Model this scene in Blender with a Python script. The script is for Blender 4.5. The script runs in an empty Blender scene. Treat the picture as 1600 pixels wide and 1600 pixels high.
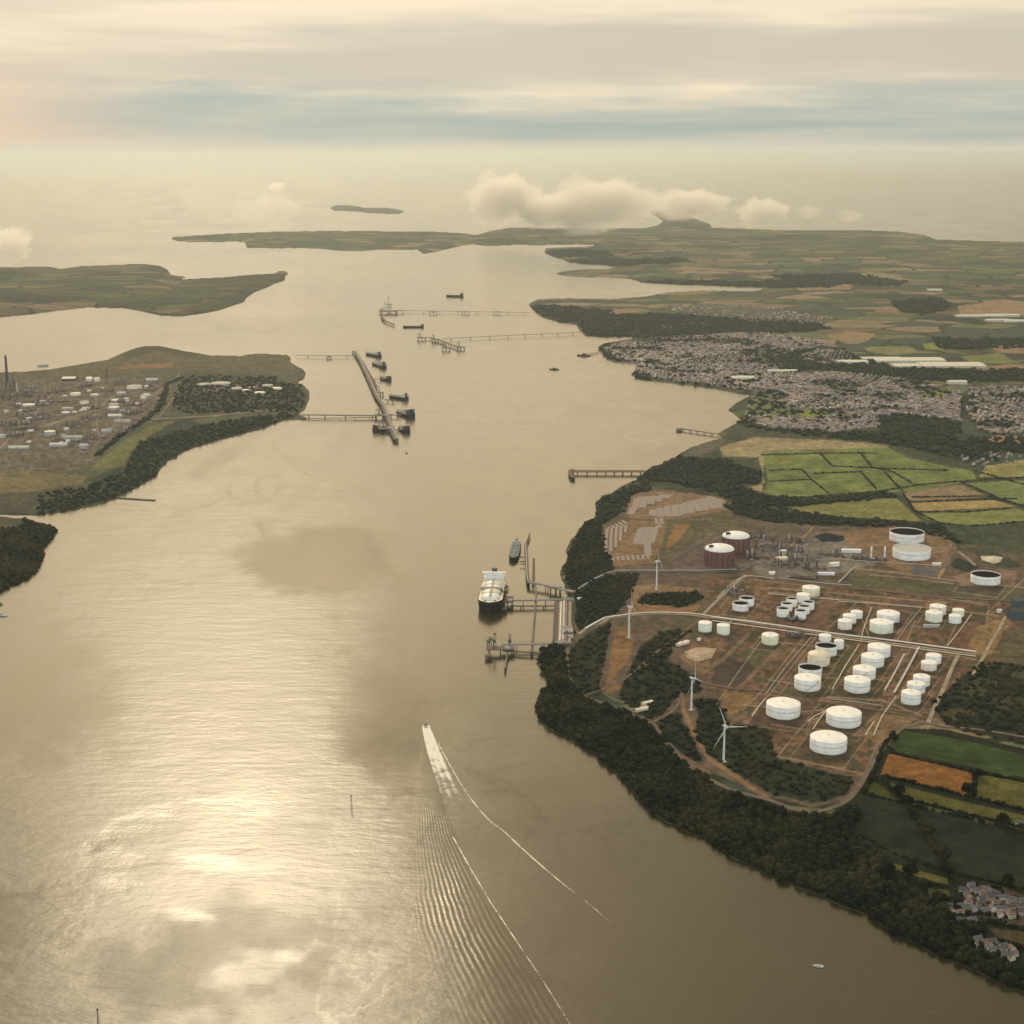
import bpy, bmesh, math, random
import numpy as np
from mathutils import Vector, Matrix

sc = bpy.context.scene
random.seed(7)
rng = np.random.default_rng(11)
R = math.radians

# ------------------------------------------------------------------ camera
CAM_H = 900.0
FPX = 2400.0                       # focal length in pixels of the 1600 px photograph
PITCH = math.atan(562.0 / FPX)
cam_d = bpy.data.cameras.new('camera')
cam_d.sensor_width = 36.0
cam_d.lens = 36.0 * FPX / 1600.0
cam_d.clip_start = 5.0
cam_d.clip_end = 2.0e6
cam = bpy.data.objects.new('camera', cam_d)
sc.collection.objects.link(cam)
cam.location = (0, 0, CAM_H)
cam.rotation_euler = (R(90) - PITCH, 0, 0)
sc.camera = cam
SP, CP = math.sin(PITCH), math.cos(PITCH)

# ------------------------------------------------------------------ light
SUN_EL, SUN_AZ = R(31.5), R(-11.0)           # azimuth measured from +Y towards +X
SUN_DIR = Vector((math.sin(SUN_AZ) * math.cos(SUN_EL), math.cos(SUN_AZ) * math.cos(SUN_EL), math.sin(SUN_EL)))
sun_d = bpy.data.lights.new('sun', 'SUN')
sun_d.energy = 1.2
sun_d.angle = R(10)
sun_d.color = (1.0, 0.83, 0.58)
sun = bpy.data.objects.new('sun', sun_d)
sc.collection.objects.link(sun)
sun.rotation_euler = SUN_DIR.to_track_quat('Z', 'Y').to_euler()

sc.view_settings.view_transform = 'Standard'
sc.view_settings.look = 'None'
sc.view_settings.exposure = 0.02
sc.view_settings.gamma = 1.0
sc.render.engine = 'CYCLES'
sc.cycles.max_bounces = 5
sc.cycles.diffuse_bounces = 2
sc.cycles.glossy_bounces = 2
sc.cycles.volume_bounces = 2
sc.cycles.transparent_max_bounces = 6
sc.cycles.volume_step_rate = 1.0
sc.cycles.volume_max_steps = 160


class NT:
    """small helper to write node trees as expressions"""
    def __init__(s, tree):
        s.t = tree; s.n = tree.nodes; s.l = tree.links

    def node(s, typ, **kw):
        n = s.n.new(typ)
        for k, v in kw.items():
            setattr(n, k, v)
        return n

    def put(s, sock, val):
        if hasattr(val, 'is_linked') or hasattr(val, 'links'):
            s.l.new(val, sock)
        else:
            if isinstance(val, (tuple, list)) and len(val) == 3 and sock.type == 'RGBA':
                val = (*val, 1)
            sock.default_value = val

    def m(s, op, a, b=0.0, c=0.0, clamp=False):
        n = s.node('ShaderNodeMath', operation=op, use_clamp=clamp)
        s.put(n.inputs[0], a); s.put(n.inputs[1], b); s.put(n.inputs[2], c)
        return n.outputs[0]

    def vm(s, op, a, b=None, scale=None):
        n = s.node('ShaderNodeVectorMath', operation=op)
        s.put(n.inputs[0], a)
        if b is not None: s.put(n.inputs[1], b)
        if scale is not None: s.put(n.inputs['Scale'], scale)
        return n.outputs['Value'] if op in ('DOT_PRODUCT', 'LENGTH') else n.outputs[0]

    def mr(s, v, a, b, c=0.0, d=1.0, smooth=True):
        n = s.node('ShaderNodeMapRange')
        n.interpolation_type = 'SMOOTHSTEP' if smooth else 'LINEAR'
        s.put(n.inputs[0], v)
        for i, x in enumerate((a, b, c, d)):
            s.put(n.inputs[1 + i], x)
        return n.outputs[0]

    def mix(s, f, a, b, mode='MIX'):
        n = s.node('ShaderNodeMix', data_type='RGBA', blend_type=mode)
        s.put(n.inputs[0], f); s.put(n.inputs[6], a); s.put(n.inputs[7], b)
        return n.outputs[2]

    def noise(s, vec, scale, detail=4, rough=0.5, out=0, dist=0.0, lac=2.0):
        n = s.node('ShaderNodeTexNoise')
        s.put(n.inputs['Vector'], vec)
        n.inputs['Scale'].default_value = scale
        n.inputs['Detail'].default_value = detail
        n.inputs['Roughness'].default_value = rough
        n.inputs['Distortion'].default_value = dist
        n.inputs['Lacunarity'].default_value = lac
        return n.outputs[out]

    def mapping(s, vec, loc=(0, 0, 0), rot=(0, 0, 0), scale=(1, 1, 1)):
        n = s.node('ShaderNodeMapping')
        s.put(n.inputs[0], vec)
        n.inputs[1].default_value = loc; n.inputs[2].default_value = rot; n.inputs[3].default_value = scale
        return n.outputs[0]


# world: Nishita sky seen through layered high cloud, brightest where the cloud veils the sun
world = bpy.data.worlds.new('World')
sc.world = world
world.use_nodes = True
world.node_tree.nodes.clear()
w = NT(world.node_tree)
sky = w.node('ShaderNodeTexSky')
sky.sky_type = 'NISHITA'
sky.sun_disc = False
sky.sun_elevation = SUN_EL
sky.sun_rotation = SUN_AZ
sky.altitude = 900
dirv = w.node('ShaderNodeTexCoord').outputs['Generated']
sep = w.node('ShaderNodeSeparateXYZ'); w.put(sep.inputs[0], dirv)
dx, dy, dz = sep.outputs
str1 = w.noise(w.mapping(dirv, (3.1, 0, 1.0), (0, R(2.5), 0), (3.4, 3.4, 30)), 1.0, 7, 0.60)
str2 = w.noise(w.mapping(dirv, (0.4, 7, 2.0), (0, R(-4), 0), (5.0, 5.0, 85)), 1.0, 5, 0.55)
str3 = w.noise(w.mapping(dirv, (9.4, 1, 5.0), (0, R(3), 0), (2.2, 2.2, 22)), 1.0, 4, 0.55)
elev = w.m('ADD', dz, w.m('MULTIPLY', w.m('SUBTRACT', str1, 0.5), 0.075))
layer = w.mr(elev, 0.026, 0.052)
cream = w.mix(w.mr(str3, 0.40, 0.60), (0.60, 0.53, 0.42), (0.93, 0.775, 0.56))
cream = w.mix(w.m('MULTIPLY', w.mr(dx, -0.12, -0.36, 0, 0.6), w.mr(dz, 0.12, 0.03)), cream, (0.90, 0.74, 0.50))
teal = w.mix(w.mr(str2, 0.32, 0.7), (0.34, 0.42, 0.395), (0.52, 0.52, 0.44))
teal = w.mix(w.mr(dx, -0.18, -0.35, 0, 0.85), teal, (0.80, 0.575, 0.42))
low = w.mix(layer, teal, cream)
glowd = w.vm('DOT_PRODUCT', dirv, tuple(SUN_DIR))
glow = w.m('MULTIPLY', w.m('EXPONENT', w.m('MULTIPLY', w.m('SUBTRACT', glowd, 1.0), 24.0)), 1.7)
glow2 = w.m('MULTIPLY', w.m('EXPONENT', w.m('MULTIPLY', w.m('SUBTRACT', glowd, 1.0), 6.0)), 1.0)
low = w.mix(w.mr(dz, 0.012, -0.001), low, (0.66, 0.61, 0.49))
hi = w.mix(w.mr(dz, 0.07, 0.20), low, (1.10, 0.83, 0.47))
hi = w.mix(w.mr(dz, 0.24, 0.55), hi, (0.22, 0.175, 0.085))
glowc = w.vm('SCALE', (1.0, 0.76, 0.43), scale=w.m('ADD', glow, glow2))
glowc = w.vm('SCALE', glowc, scale=w.mr(dz, 0.055, 0.30))
hi = w.mix(w.mr(dy, 0.35, -0.35), hi, (1.10, 1.17, 1.16))
cl = w.vm('ADD', hi, glowc)
broken = w.noise(w.mapping(dirv, (2.2, 5.0, 0.3), (0, 0, 0), (3.2, 3.2, 6.5)), 1.0, 5, 0.55)
cl = w.vm('SCALE', cl, scale=w.m('ADD', 1.0, w.m('MULTIPLY', w.m('SUBTRACT', w.mr(broken, 0.36, 0.62), 0.6), w.mr(dz, 0.10, 0.22, 0, 0.75))))
cl = w.vm('SCALE', cl, scale=10.0)
cl = w.mix(w.mr(dz, -0.002, -0.02), cl, (4.6, 4.1, 3.1))
total = w.mix(0.93, sky.outputs[0], cl)
bg = w.node('ShaderNodeBackground')
w.put(bg.inputs[0], total); bg.inputs[1].default_value = 0.1
wo = w.node('ShaderNodeOutputWorld'); w.l.new(bg.outputs[0], wo.inputs[0])
world.cycles.sampling_method = 'MANUAL'
world.cycles.sample_map_resolution = 1024

# ------------------------------------------------------------------ pixel <-> place
def ray(u, v):
    cx = (np.asarray(u, float) - 800) / FPX
    cy = (800 - np.asarray(v, float)) / FPX
    return cx, CP + cy * SP, -SP + cy * CP

def place(u, v, z=0.0):
    """ground point at height z seen at photograph position (u, v)"""
    x, y, zz = ray(u, v)
    t = (CAM_H - np.asarray(z, float)) / -zz
    return x * t, y * t, np.asarray(z, float) + 0 * t

def mpp(u, v, z=0.0):
    """metres per photograph pixel at that point"""
    x, y, zz = ray(u, v)
    return float((CAM_H - z) / -zz / FPX)

# raster window (photograph pixels)
U0, V0, RW, RH = -300, 306, 2300, 1480
UU, VV = np.meshgrid(np.arange(RW) + U0, np.arange(RH) + V0)

def ext(poly):
    """carry shapes that run out of the picture on beyond its edges"""
    return np.array([(2100, v + (150 if v >= 1540 else 0)) if u >= 1700 else (-330, v) if u <= -60 else (u, v) for u, v in poly], float)

def fill(poly, out=None, UU_=None, VV_=None):
    """boolean mask of a polygon on the raster"""
    p = ext(poly)
    a = (slice(None), slice(None))
    if UU_ is None:
        u0 = max(int(p[:, 0].min()) - 2 - U0, 0); u1 = min(int(p[:, 0].max()) + 3 - U0, RW)
        v0 = max(int(p[:, 1].min()) - 2 - V0, 0); v1 = min(int(p[:, 1].max()) + 3 - V0, RH)
        res = np.zeros((RH, RW), bool)
        if u1 <= u0 or v1 <= v0: return res
        a = (slice(v0, v1), slice(u0, u1))
        X, Y = UU[a].astype(float), VV[a].astype(float)
    else:
        res = np.zeros(UU_.shape, bool); X, Y = UU_, VV_
    ins = np.zeros(X.shape, bool)
    q = np.roll(p, -1, 0)
    for (x0, y0), (x1, y1) in zip(p, q):
        if y0 == y1: continue
        c = (Y >= min(y0, y1)) & (Y < max(y0, y1))
        xs = x0 + (Y - y0) * (x1 - x0) / (y1 - y0)
        ins ^= c & (X < xs)
    if UU_ is None: res[a] = ins
    else: res = ins
    return res

def blur(a, r, n=2):
    a = a.astype(np.float32)
    for _ in range(n):
        for ax in (0, 1):
            k = 2 * r + 1
            pad = [(0, 0), (0, 0)]; pad[ax] = (r + 1, r)
            c = np.cumsum(np.pad(a, pad, mode='edge'), axis=ax, dtype=np.float64)
            a = ((c[k:] - c[:-k]) if ax == 0 else (c[:, k:] - c[:, :-k])).astype(np.float32) / k
    return a

def vnoise(x, y, seed):
    xi = np.floor(x).astype(np.int64); yi = np.floor(y).astype(np.int64)
    fx = x - xi; fy = y - yi
    fx = fx * fx * (3 - 2 * fx); fy = fy * fy * (3 - 2 * fy)
    def h(a, b):
        n = (a * 374761393 + b * 668265263 + seed * 974634777) & 0xffffffff
        n = ((n ^ (n >> 13)) * 1274126177) & 0xffffffff
        return ((n ^ (n >> 16)) & 0xffff) / 65535.0
    return (h(xi, yi) * (1 - fx) + h(xi + 1, yi) * fx) * (1 - fy) + (h(xi, yi + 1) * (1 - fx) + h(xi + 1, yi + 1) * fx) * fy

def fbm(x, y, seed=0, oct=4):
    s = 0; a = 0.5; t = 0
    for i in range(oct):
        s = s + a * vnoise(x, y, seed + i * 17); t += a
        x = x * 2.03 + 11.3; y = y * 2.03 + 7.7; a *= 0.5
    return s / t

def srgb(r, g, b, k=1.0):
    f = lambda c: ((c / 255.0 + 0.055) / 1.055) ** 2.4 if c > 10 else c / 255 / 12.92
    return (f(r) * k, f(g) * k, f(b) * k)

# ------------------------------------------------------------------ object helpers
COL = sc.collection

def tag(o, label=None, cat=None, group=None, kind=None):
    if label: o['label'] = label
    if cat: o['category'] = cat
    if group: o['group'] = group
    if kind: o['kind'] = kind
    return o

def empty(name, loc, rz=0.0):
    o = bpy.data.objects.new(name, None); COL.objects.link(o)
    o.location = loc; o.rotation_euler = (0, 0, rz); o.empty_display_size = 1
    return o

def link(name, me, parent=None, mat=None):
    o = bpy.data.objects.new(name, me); COL.objects.link(o)
    if parent is not None: o.parent = parent
    if mat is not None and not me.materials: me.materials.append(mat)
    return o

def npmesh(name, verts, faces, smooth=False):
    """fast mesh: faces an (n,3) or (n,4) int array"""
    me = bpy.data.meshes.new(name)
    verts = np.ascontiguousarray(verts, np.float32); faces = np.ascontiguousarray(faces, np.int32)
    k = faces.shape[1]
    me.vertices.add(len(verts)); me.vertices.foreach_set('co', verts.ravel())
    me.loops.add(faces.size); me.loops.foreach_set('vertex_index', faces.ravel())
    me.polygons.add(len(faces))
    me.polygons.foreach_set('loop_start', np.arange(0, faces.size, k, dtype=np.int32))
    me.polygons.foreach_set('loop_total', np.full(len(faces), k, np.int32))
    if smooth: me.polygons.foreach_set('use_smooth', np.ones(len(faces), bool))
    me.update(calc_edges=True)
    return me

def vattr(me, name, rgba):
    a = me.color_attributes.new(name, 'FLOAT_COLOR', 'POINT')
    a.data.foreach_set('color', np.ascontiguousarray(rgba, np.float32).ravel())

class MB:
    """collects boxes, bars and rings into one mesh"""
    def __init__(s): s.v = []; s.f = []; s.sm = []
    def add(s, vs, fs, sm=False):
        b = len(s.v); s.v += [tuple(x) for x in vs]; s.f += [tuple(i + b for i in f) for f in fs]; s.sm += [sm] * len(fs); return s
    def box(s, x0, x1, y0, y1, z0, z1):
        return s.add([(x0, y0, z0), (x1, y0, z0), (x1, y1, z0), (x0, y1, z0), (x0, y0, z1), (x1, y0, z1), (x1, y1, z1), (x0, y1, z1)],
                     [(0, 3, 2, 1), (4, 5, 6, 7), (0, 1, 5, 4), (1, 2, 6, 5), (2, 3, 7, 6), (3, 0, 4, 7)])
    def bar(s, a, b, r0, r1=None, n=6, sm=True):
        r1 = r0 if r1 is None else r1
        a = Vector(a); b = Vector(b); d = (b - a).normalized()
        e = d.orthogonal().normalized(); g = d.cross(e)
        vs = []
        for p, r in ((a, r0), (b, r1)):
            for i in range(n):
                t = 2 * math.pi * i / n; vs.append(p + e * r * math.cos(t) + g * r * math.sin(t))
        s.add(vs, [(i, (i + 1) % n, n + (i + 1) % n, n + i) for i in range(n)], sm)
        s.add(vs, [tuple(range(n))[::-1], tuple(range(n, 2 * n))])
        return s
    def lathe(s, prof, n=48, cx=0, cy=0, sm=True, cap=False):
        """prof: list of (radius, z)"""
        vs = []
        for r, z in prof:
            for i in range(n):
                t = 2 * math.pi * i / n; vs.append((cx + r * math.cos(t), cy + r * math.sin(t), z))
        fs = []
        for k in range(len(prof) - 1):
            for i in range(n):
                j = (i + 1) % n; fs.append((k * n + i, k * n + j, (k + 1) * n + j, (k + 1) * n + i))
        s.add(vs, fs, sm)
        if cap: s.add(vs[-n:], [tuple(range(n))])
        return s
    def me(s, name):
        m = bpy.data.meshes.new(name); m.from_pydata(s.v, [], s.f); m.update()
        for p, k in zip(m.polygons, s.sm): p.use_smooth = k
        return m
    def build(s, name, mat, parent=None):
        return link(name, s.me(name), parent, mat)

def mat_(name, col, rough=0.7, noise=None, metallic=0.0, spec=0.3, col2=None, nscale=0.2):
    m = bpy.data.materials.new(name); m.use_nodes = True
    t = NT(m.node_tree); b = t.n['Principled BSDF']
    b.inputs['Roughness'].default_value = rough; b.inputs['Metallic'].default_value = metallic
    b.inputs['Specular IOR Level'].default_value = spec
    geo = t.node('ShaderNodeNewGeometry').outputs['Position']
    c2 = col2 or tuple(x * (1 - (noise or 0.15)) for x in col)
    n = t.noise(geo, nscale, 4, 0.6)
    t.put(b.inputs['Base Color'], t.mix(t.mr(n, 0.38, 0.62), col, c2))
    return m

# ================================================================== THE SETTING
# ------------------------------------------------------------------ coastlines, traced and laid on the sea plane
MAIN = [(1720,1790),(1790,1650),(1690,1585),(1640,1566),(1600,1550),(1578,1547),(1560,1538),(1530,1520),(1500,1508),(1465,1495),(1430,1475),(1400,1462),(1375,1445),(1355,1430),(1320,1418),(1290,1405),(1262,1393),(1230,1380),(1200,1368),(1170,1350),(1150,1345),(1130,1330),(1105,1310),(1075,1302),(1050,1290),(1030,1278),(1010,1262),(995,1245),(978,1225),(965,1208),(950,1200),(940,1190),(925,1175),(905,1162),(880,1150),(860,1140),(845,1130),(838,1118),(837,1105),(840,1090),(850,1075),(856,1065),(848,1055),(843,1045),(842,1025),(843,1012),(880,1008),(893,1003),(896,985),(894,960),(893,940),(886,930),(882,915),(875,895),(876,885),(884,878),(885,868),(883,862),(888,850),(897,838),(905,825),(915,815),(930,807),(931,795),(930,785),(940,775),(960,768),(975,758),(1000,746),(1006,738),(1020,728),(1040,722),(1060,712),(1078,700),(1105,690),(1132,684),(1120,678),(1130,672),(1150,662),(1158,657),(1150,650),(1140,643),(1138,640),(1150,630),(1165,622),(1175,618),(1150,615),(1120,608),(1090,604),(1060,600),(1020,595),(995,592),(985,585),(992,577),(995,568),(975,567),(950,562),(936,549),(935,542),(950,535),(975,531),(995,529),(985,527),(945,527),(915,525),(905,517),(900,508),(870,503),(850,497),(843,493),(838,488),(830,481),(825,475),(840,468),(870,466),(910,466),(960,467),(1010,463),(1040,457),(1090,454),(1140,454),(1188,454),(1192,450),(1150,448),(1100,446),(1060,445),(1020,443),(1000,441),(985,436),(950,434),(900,433),(875,430),(868,427),(880,424),(910,421),(950,420),(965,418),(940,414),(905,412),(885,409),(880,406),(865,401),(850,395),(853,388),(880,386),(920,385),(936,383),(900,382),(850,383),(800,383),(760,385),(740,382),(730,383),(700,389),(685,393),(662,397),(652,390),(620,391),(600,390),(570,392),(540,393),(500,389),(475,388),(425,388),(385,387),(382,378),(330,378),(280,378),(266,373),(272,370),(300,368),(350,365),(450,361),(600,361),(680,362),(720,364),(745,367),(765,361),(800,355),(850,356),(950,357),(1010,356),(1030,351),(1036,345),(1020,336),(1014,331),(1028,327),(1042,337),(1075,338),(1092,344),(1108,349),(1112,355),(1160,357),(1230,360),(1300,359),(1360,360),(1410,362),(1445,367),(1462,374),(1520,376),(1600,378),(1720,380)]
NORTHWEST = [(-62,419),(0,418),(75,416),(95,420),(125,416),(170,414),(220,412),(250,415),(262,421),(266,429),(295,433),(272,437),(350,433),(395,429),(430,427),(436,423),(447,424),(452,428),(446,431),(446,438),(430,443),(420,448),(400,456),(385,465),(382,472),(360,479),(340,486),(310,491),(280,495),(250,493),(220,486),(190,481),(135,481),(90,486),(50,491),(0,496),(-62,500)]
REFINERY = [(-62,585),(0,582),(31,581),(81,577),(119,570),(169,562),(185,554),(200,548),(214,543),(228,540),(247,540),(281,547),(328,555),(375,556),(403,552),(447,554),(455,559),(453,565),(466,573),(474,577),(478,584),(475,592),(464,598),(476,603),(483,611),(484,625),(476,640),(466,648),(480,652),(480,656),(447,657),(425,664),(406,671),(380,678),(359,684),(335,690),(312,698),(295,703),(281,710),(262,722),(250,733),(246,742),(232,752),(219,760),(205,768),(187,777),(159,788),(125,796),(94,802),(56,806),(0,805),(-62,806)]
HEAD = [(-62,806),(0,807),(37,810),(62,816),(80,821),(92,828),(88,836),(76,851),(69,859),(71,870),(64,880),(59,888),(47,904),(25,914),(8,923),(0,929),(-62,950)]
ISLE = [(514,325),(524,321),(540,320),(556,322),(572,325),(600,324),(620,327),(634,330),(622,335),(600,334),(575,333),(560,331),(540,330),(522,329)]
ROCK = [(-20,940),(-4,939),(6,943),(3,948),(-20,950)]

nu = (fbm(UU / 9.0, VV / 6.0, 5, 3) - 0.5); nv = (fbm(UU / 9.0, VV / 6.0, 9, 3) - 0.5)
WX, WY = place(UU, VV)[:2]
MP = (CAM_H / -ray(UU, VV)[2]) / FPX            # metres per pixel

def landmask(poly, w_, amp=4.0):
    a = np.clip((VV[w_] - 330) / 400.0, 0.15, 1.0) * amp
    return fill(poly, UU_=UU[w_] + nu[w_] * a, VV_=VV[w_] + nv[w_] * a * 0.8)

def inside_dist(mask, n=110):
    """distance in pixels from the edge (alternating erosions)"""
    m = mask.copy(); d = np.zeros(m.shape, np.uint8)
    for i in range(n):
        d += m
        e = m.copy()
        e[1:] &= m[:-1]; e[:-1] &= m[1:]; e[:, 1:] &= m[:, :-1]; e[:, :-1] &= m[:, 1:]
        if i % 2:
            e[1:, 1:] &= m[:-1, :-1]; e[:-1, :-1] &= m[1:, 1:]; e[1:, :-1] &= m[:-1, 1:]; e[:-1, 1:] &= m[1:, :-1]
        m = e
    return d.astype(np.float32)

COLR = np.zeros((RH, RW, 4), np.float32)          # land cover: rgb and how far it overrides the farmland
HT = np.full((RH, RW), -3.0, np.float32)

def local(poly, m=14):
    p = ext(poly)
    u0 = max(int(p[:, 0].min()) - m - U0, 0); u1 = min(int(p[:, 0].max()) + m - U0, RW)
    v0 = max(int(p[:, 1].min()) - m - V0, 0); v1 = min(int(p[:, 1].max()) + m - V0, RH)
    return slice(v0, v1), slice(u0, u1)

def paint(poly, col, wgt=1.0, jag=0.0, r=0, var=0.0, seed=3, scale=6.0, rows=None):
    w_ = local(poly)
    U, V = UU[w_], VV[w_]
    if U.size == 0: return
    m = fill(poly, UU_=U + nu[w_] * jag, VV_=V + nv[w_] * jag)
    m = (blur(m, r, 1) if r else m.astype(np.float32)) * wgt
    cc = np.array(col, np.float32)[None, None, :]
    if var:
        cc = cc * (1 + var * (fbm(U / scale, V / (scale * 0.5), seed, 3) - 0.5) * 2)[..., None]
    if rows:
        a_, per, am = rows       # tramlines: direction in the photograph, spacing, strength
        cc = cc * (1 + am * np.sin((U * math.sin(a_) + V * math.cos(a_)) * 2 * math.pi / per) * (fbm(U / 25.0, V / 12.0, 12, 2)))[..., None]
    COLR[w_][..., :3] = COLR[w_][..., :3] * (1 - m[..., None]) + cc * m[..., None]
    COLR[w_][..., 3] = np.maximum(COLR[w_][..., 3], m)

def stroke(pts, wpx, col, wgt=1.0):
    c = np.array(col, np.float32)
    for (x0, y0), (x1, y1) in zip(pts[:-1], pts[1:]):
        a0 = max(int(min(x0, x1) - wpx - 3) - U0, 0); a1 = min(int(max(x0, x1) + wpx + 4) - U0, RW)
        b0 = max(int(min(y0, y1) - wpx - 3) - V0, 0); b1 = min(int(max(y0, y1) + wpx + 4) - V0, RH)
        if a1 <= a0 or b1 <= b0: continue
        X = UU[b0:b1, a0:a1]; Y = VV[b0:b1, a0:a1]
        L2 = max((x1 - x0) ** 2 + (y1 - y0) ** 2, 1e-6)
        t = np.clip(((X - x0) * (x1 - x0) + (Y - y0) * (y1 - y0)) / L2, 0, 1)
        d = np.hypot(X - x0 - t * (x1 - x0), Y - y0 - t * (y1 - y0))
        m = np.clip(wpx / 2 + 0.5 - d, 0, 1)[..., None] * wgt
        COLR[b0:b1, a0:a1, :3] = COLR[b0:b1, a0:a1, :3] * (1 - m) + c * m
        COLR[b0:b1, a0:a1, 3] = np.maximum(COLR[b0:b1, a0:a1, 3], m[..., 0])

# ------------------------------------------------------------------ land cover of the main shore
C_SCRUB = (0.045, 0.055, 0.034); C_DARK = (0.020, 0.025, 0.013); C_SOIL = (0.150, 0.084, 0.053); C_SOIL2 = (0.105, 0.078, 0.054)
C_ORANGE = (0.185, 0.105, 0.048); C_PALE = (0.36, 0.27, 0.185); C_OLIVE = (0.085, 0.082, 0.034); C_GREY = (0.17, 0.145, 0.12)
C_LIME = (0.135, 0.155, 0.050); C_MID = (0.066, 0.074, 0.046)

# town ground (streets and gardens between the houses)
TOWN_A = [(941,545),(975,534),(1010,532),(1060,527),(1150,521),(1210,522),(1260,530),(1320,545),(1335,562),(1290,575),(1230,580),(1190,596),(1172,612),(1130,605),(1090,601),(1040,596),(1000,591),(996,578),(1000,566),(965,562)]
TOWN_B = [(1165,590),(1230,582),(1300,582),(1390,590),(1440,597),(1500,612),(1500,640),(1498,660),(1440,662),(1400,655),(1370,668),(1300,678),(1255,672),(1180,668),(1160,655),(1172,630),(1180,612)]
TOWN_C = [(1515,608),(1560,602),(1720,600),(1720,672),(1600,676),(1560,680),(1528,672),(1510,640)]
TOWN_D = [(1030,478),(1060,474),(1180,478),(1300,498),(1280,508),(1160,503),(1050,487)]
paint(TOWN_A, (0.085, 0.085, 0.062), 1, 6, 1, 0.35)
paint(TOWN_B, (0.105, 0.098, 0.075), 1, 6, 1, 0.35)
paint(TOWN_C, (0.10, 0.09, 0.07), 1, 6, 1, 0.35)
paint(TOWN_D, (0.13, 0.12, 0.09), 0.7, 6, 1, 0.3)
paint([(1135,595),(1145,586),(1190,585),(1190,598),(1150,606)], (0.34, 0.28, 0.21), 1, 2)
paint([(1170,625),(1190,618),(1250,640),(1300,652),(1285,657),(1200,650),(1172,655)], (0.12, 0.125, 0.06), 1, 3, 1)
paint([(1248,640),(1285,638),(1292,652),(1255,652)], (0.17, 0.18, 0.05), 1, 1)
for p in ([(1440,612),(1470,608),(1490,616),(1465,624),(1442,622)],): paint(p, (0.18, 0.19, 0.055), 1, 2)
# dark belts of wood round the town
BELTS = [
 [(1150,662),(1180,670),(1250,680),(1300,685),(1370,690),(1420,700),(1500,716),(1560,722),(1560,700),(1500,690),(1430,684),(1500,676),(1500,655),(1430,662),(1380,668),(1370,674),(1300,676),(1200,668),(1165,656)],
 [(1370,652),(1400,648),(1480,655),(1500,665),(1490,690),(1420,688),(1375,676)],
 [(1500,690),(1550,682),(1720,690),(1720,712),(1600,708),(1540,700)],
 [(1210,565),(1330,556),(1400,572),(1500,578),(1720,572),(1720,598),(1600,596),(1500,598),(1400,592),(1300,580),(1240,580)],
 [(1200,560),(1260,548),(1330,552),(1345,560),(1260,572),(1210,575)],
 [(900,498),(960,490),(1060,492),(1150,498),(1280,505),(1300,515),(1200,521),(1060,524),(960,530),(915,524)],
 [(840,476),(870,478),(960,486),(940,496),(905,503),(872,501),(850,495),(830,482)],
 [(975,440),(1050,438),(1180,440),(1280,436),(1330,440),(1300,450),(1180,449),(1060,445),(1000,442)],
 [(1200,430),(1330,428),(1420,440),(1400,447),(1260,444)],
 [(1390,470),(1470,465),(1490,480),(1440,492),(1400,485)],
 [(1455,528),(1530,530),(1720,520),(1720,530),(1540,545),(1470,545)],
 [(936,545),(950,537),(980,545),(1000,560),(980,567),(952,562)],
 [(985,586),(995,578),(1012,582),(1016,593),(998,592)],
 [(880,408),(940,402),(1000,406),(1060,402),(1080,410),(1000,414),(960,416),(905,412)],
 [(852,395),(880,390),(940,392),(960,398),(900,402),(866,401)],
]
for b in BELTS: paint(b, (0.030, 0.041, 0.026), 0.95, 7, 1, 0.3)
paint([(1520,606),(1520,600),(1545,606),(1540,625),(1525,640),(1500,650),(1502,620)], C_DARK, 0.9, 6, 1)
for p, c in (([(1525,686),(1560,680),(1720,676),(1720,692),(1600,692),(1545,690)], (0.33, 0.20, 0.10)),
             ([(1510,576),(1560,570),(1720,570),(1720,585),(1560,584)], (0.30, 0.19, 0.115)),
             ([(1290,522),(1330,517),(1370,522),(1352,535),(1325,538),(1300,530)], (0.27, 0.19, 0.10)),
             ([(1495,478),(1560,470),(1720,474),(1720,492),(1500,492)], (0.30, 0.19, 0.11)),
             ([(1535,540),(1600,538),(1720,545),(1720,558),(1570,552)], (0.26, 0.17, 0.11)),
             ([(1350,542),(1420,540),(1435,550),(1400,556),(1356,550)], (0.20, 0.19, 0.085)),
             ([(1440,536),(1480,534),(1475,548),(1446,546)], (0.20, 0.22, 0.06)),
             ([(1500,558),(1560,550),(1590,566),(1520,570)], (0.17, 0.18, 0.06)),
             ([(1240,447),(1330,444),(1330,452),(1250,455)], (0.28, 0.19, 0.10)),
             ([(1290,440),(1360,424),(1420,430),(1380,437)], (0.22, 0.19, 0.10)),
             ([(1365,480),(1405,478),(1405,490),(1368,488)], (0.25, 0.15, 0.10)),
             ([(930,484),(1000,481),(1020,486),(950,491)], (0.27, 0.18, 0.10)),
             ([(1030,508),(1100,503),(1110,514),(1040,516)], (0.13, 0.16, 0.055)),
             ([(1070,345+70),(1130,420),(1080,424),(1040,420)], (0.26, 0.18, 0.12))):
    paint(p, c, 0.9, 3)

# belt between town and the terminal, and the rough shore
paint([(1000,746),(1006,738),(1040,722),(1078,700),(1105,690),(1132,684),(1150,662),(1200,672),(1300,682),(1420,700),(1500,720),(1640,730),(1720,735),(1720,870),(1500,850),(1400,822),(1250,818),(1150,800),(1100,770),(1020,760),(975,775),(940,800),(930,795),(940,775)], C_SCRUB, 1, 5, 1, 0.5)
paint([(1080,700),(1105,690),(1140,684),(1120,700),(1090,715),(1060,722)], (0.10, 0.088, 0.07), 0.8, 4, 1)
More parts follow.
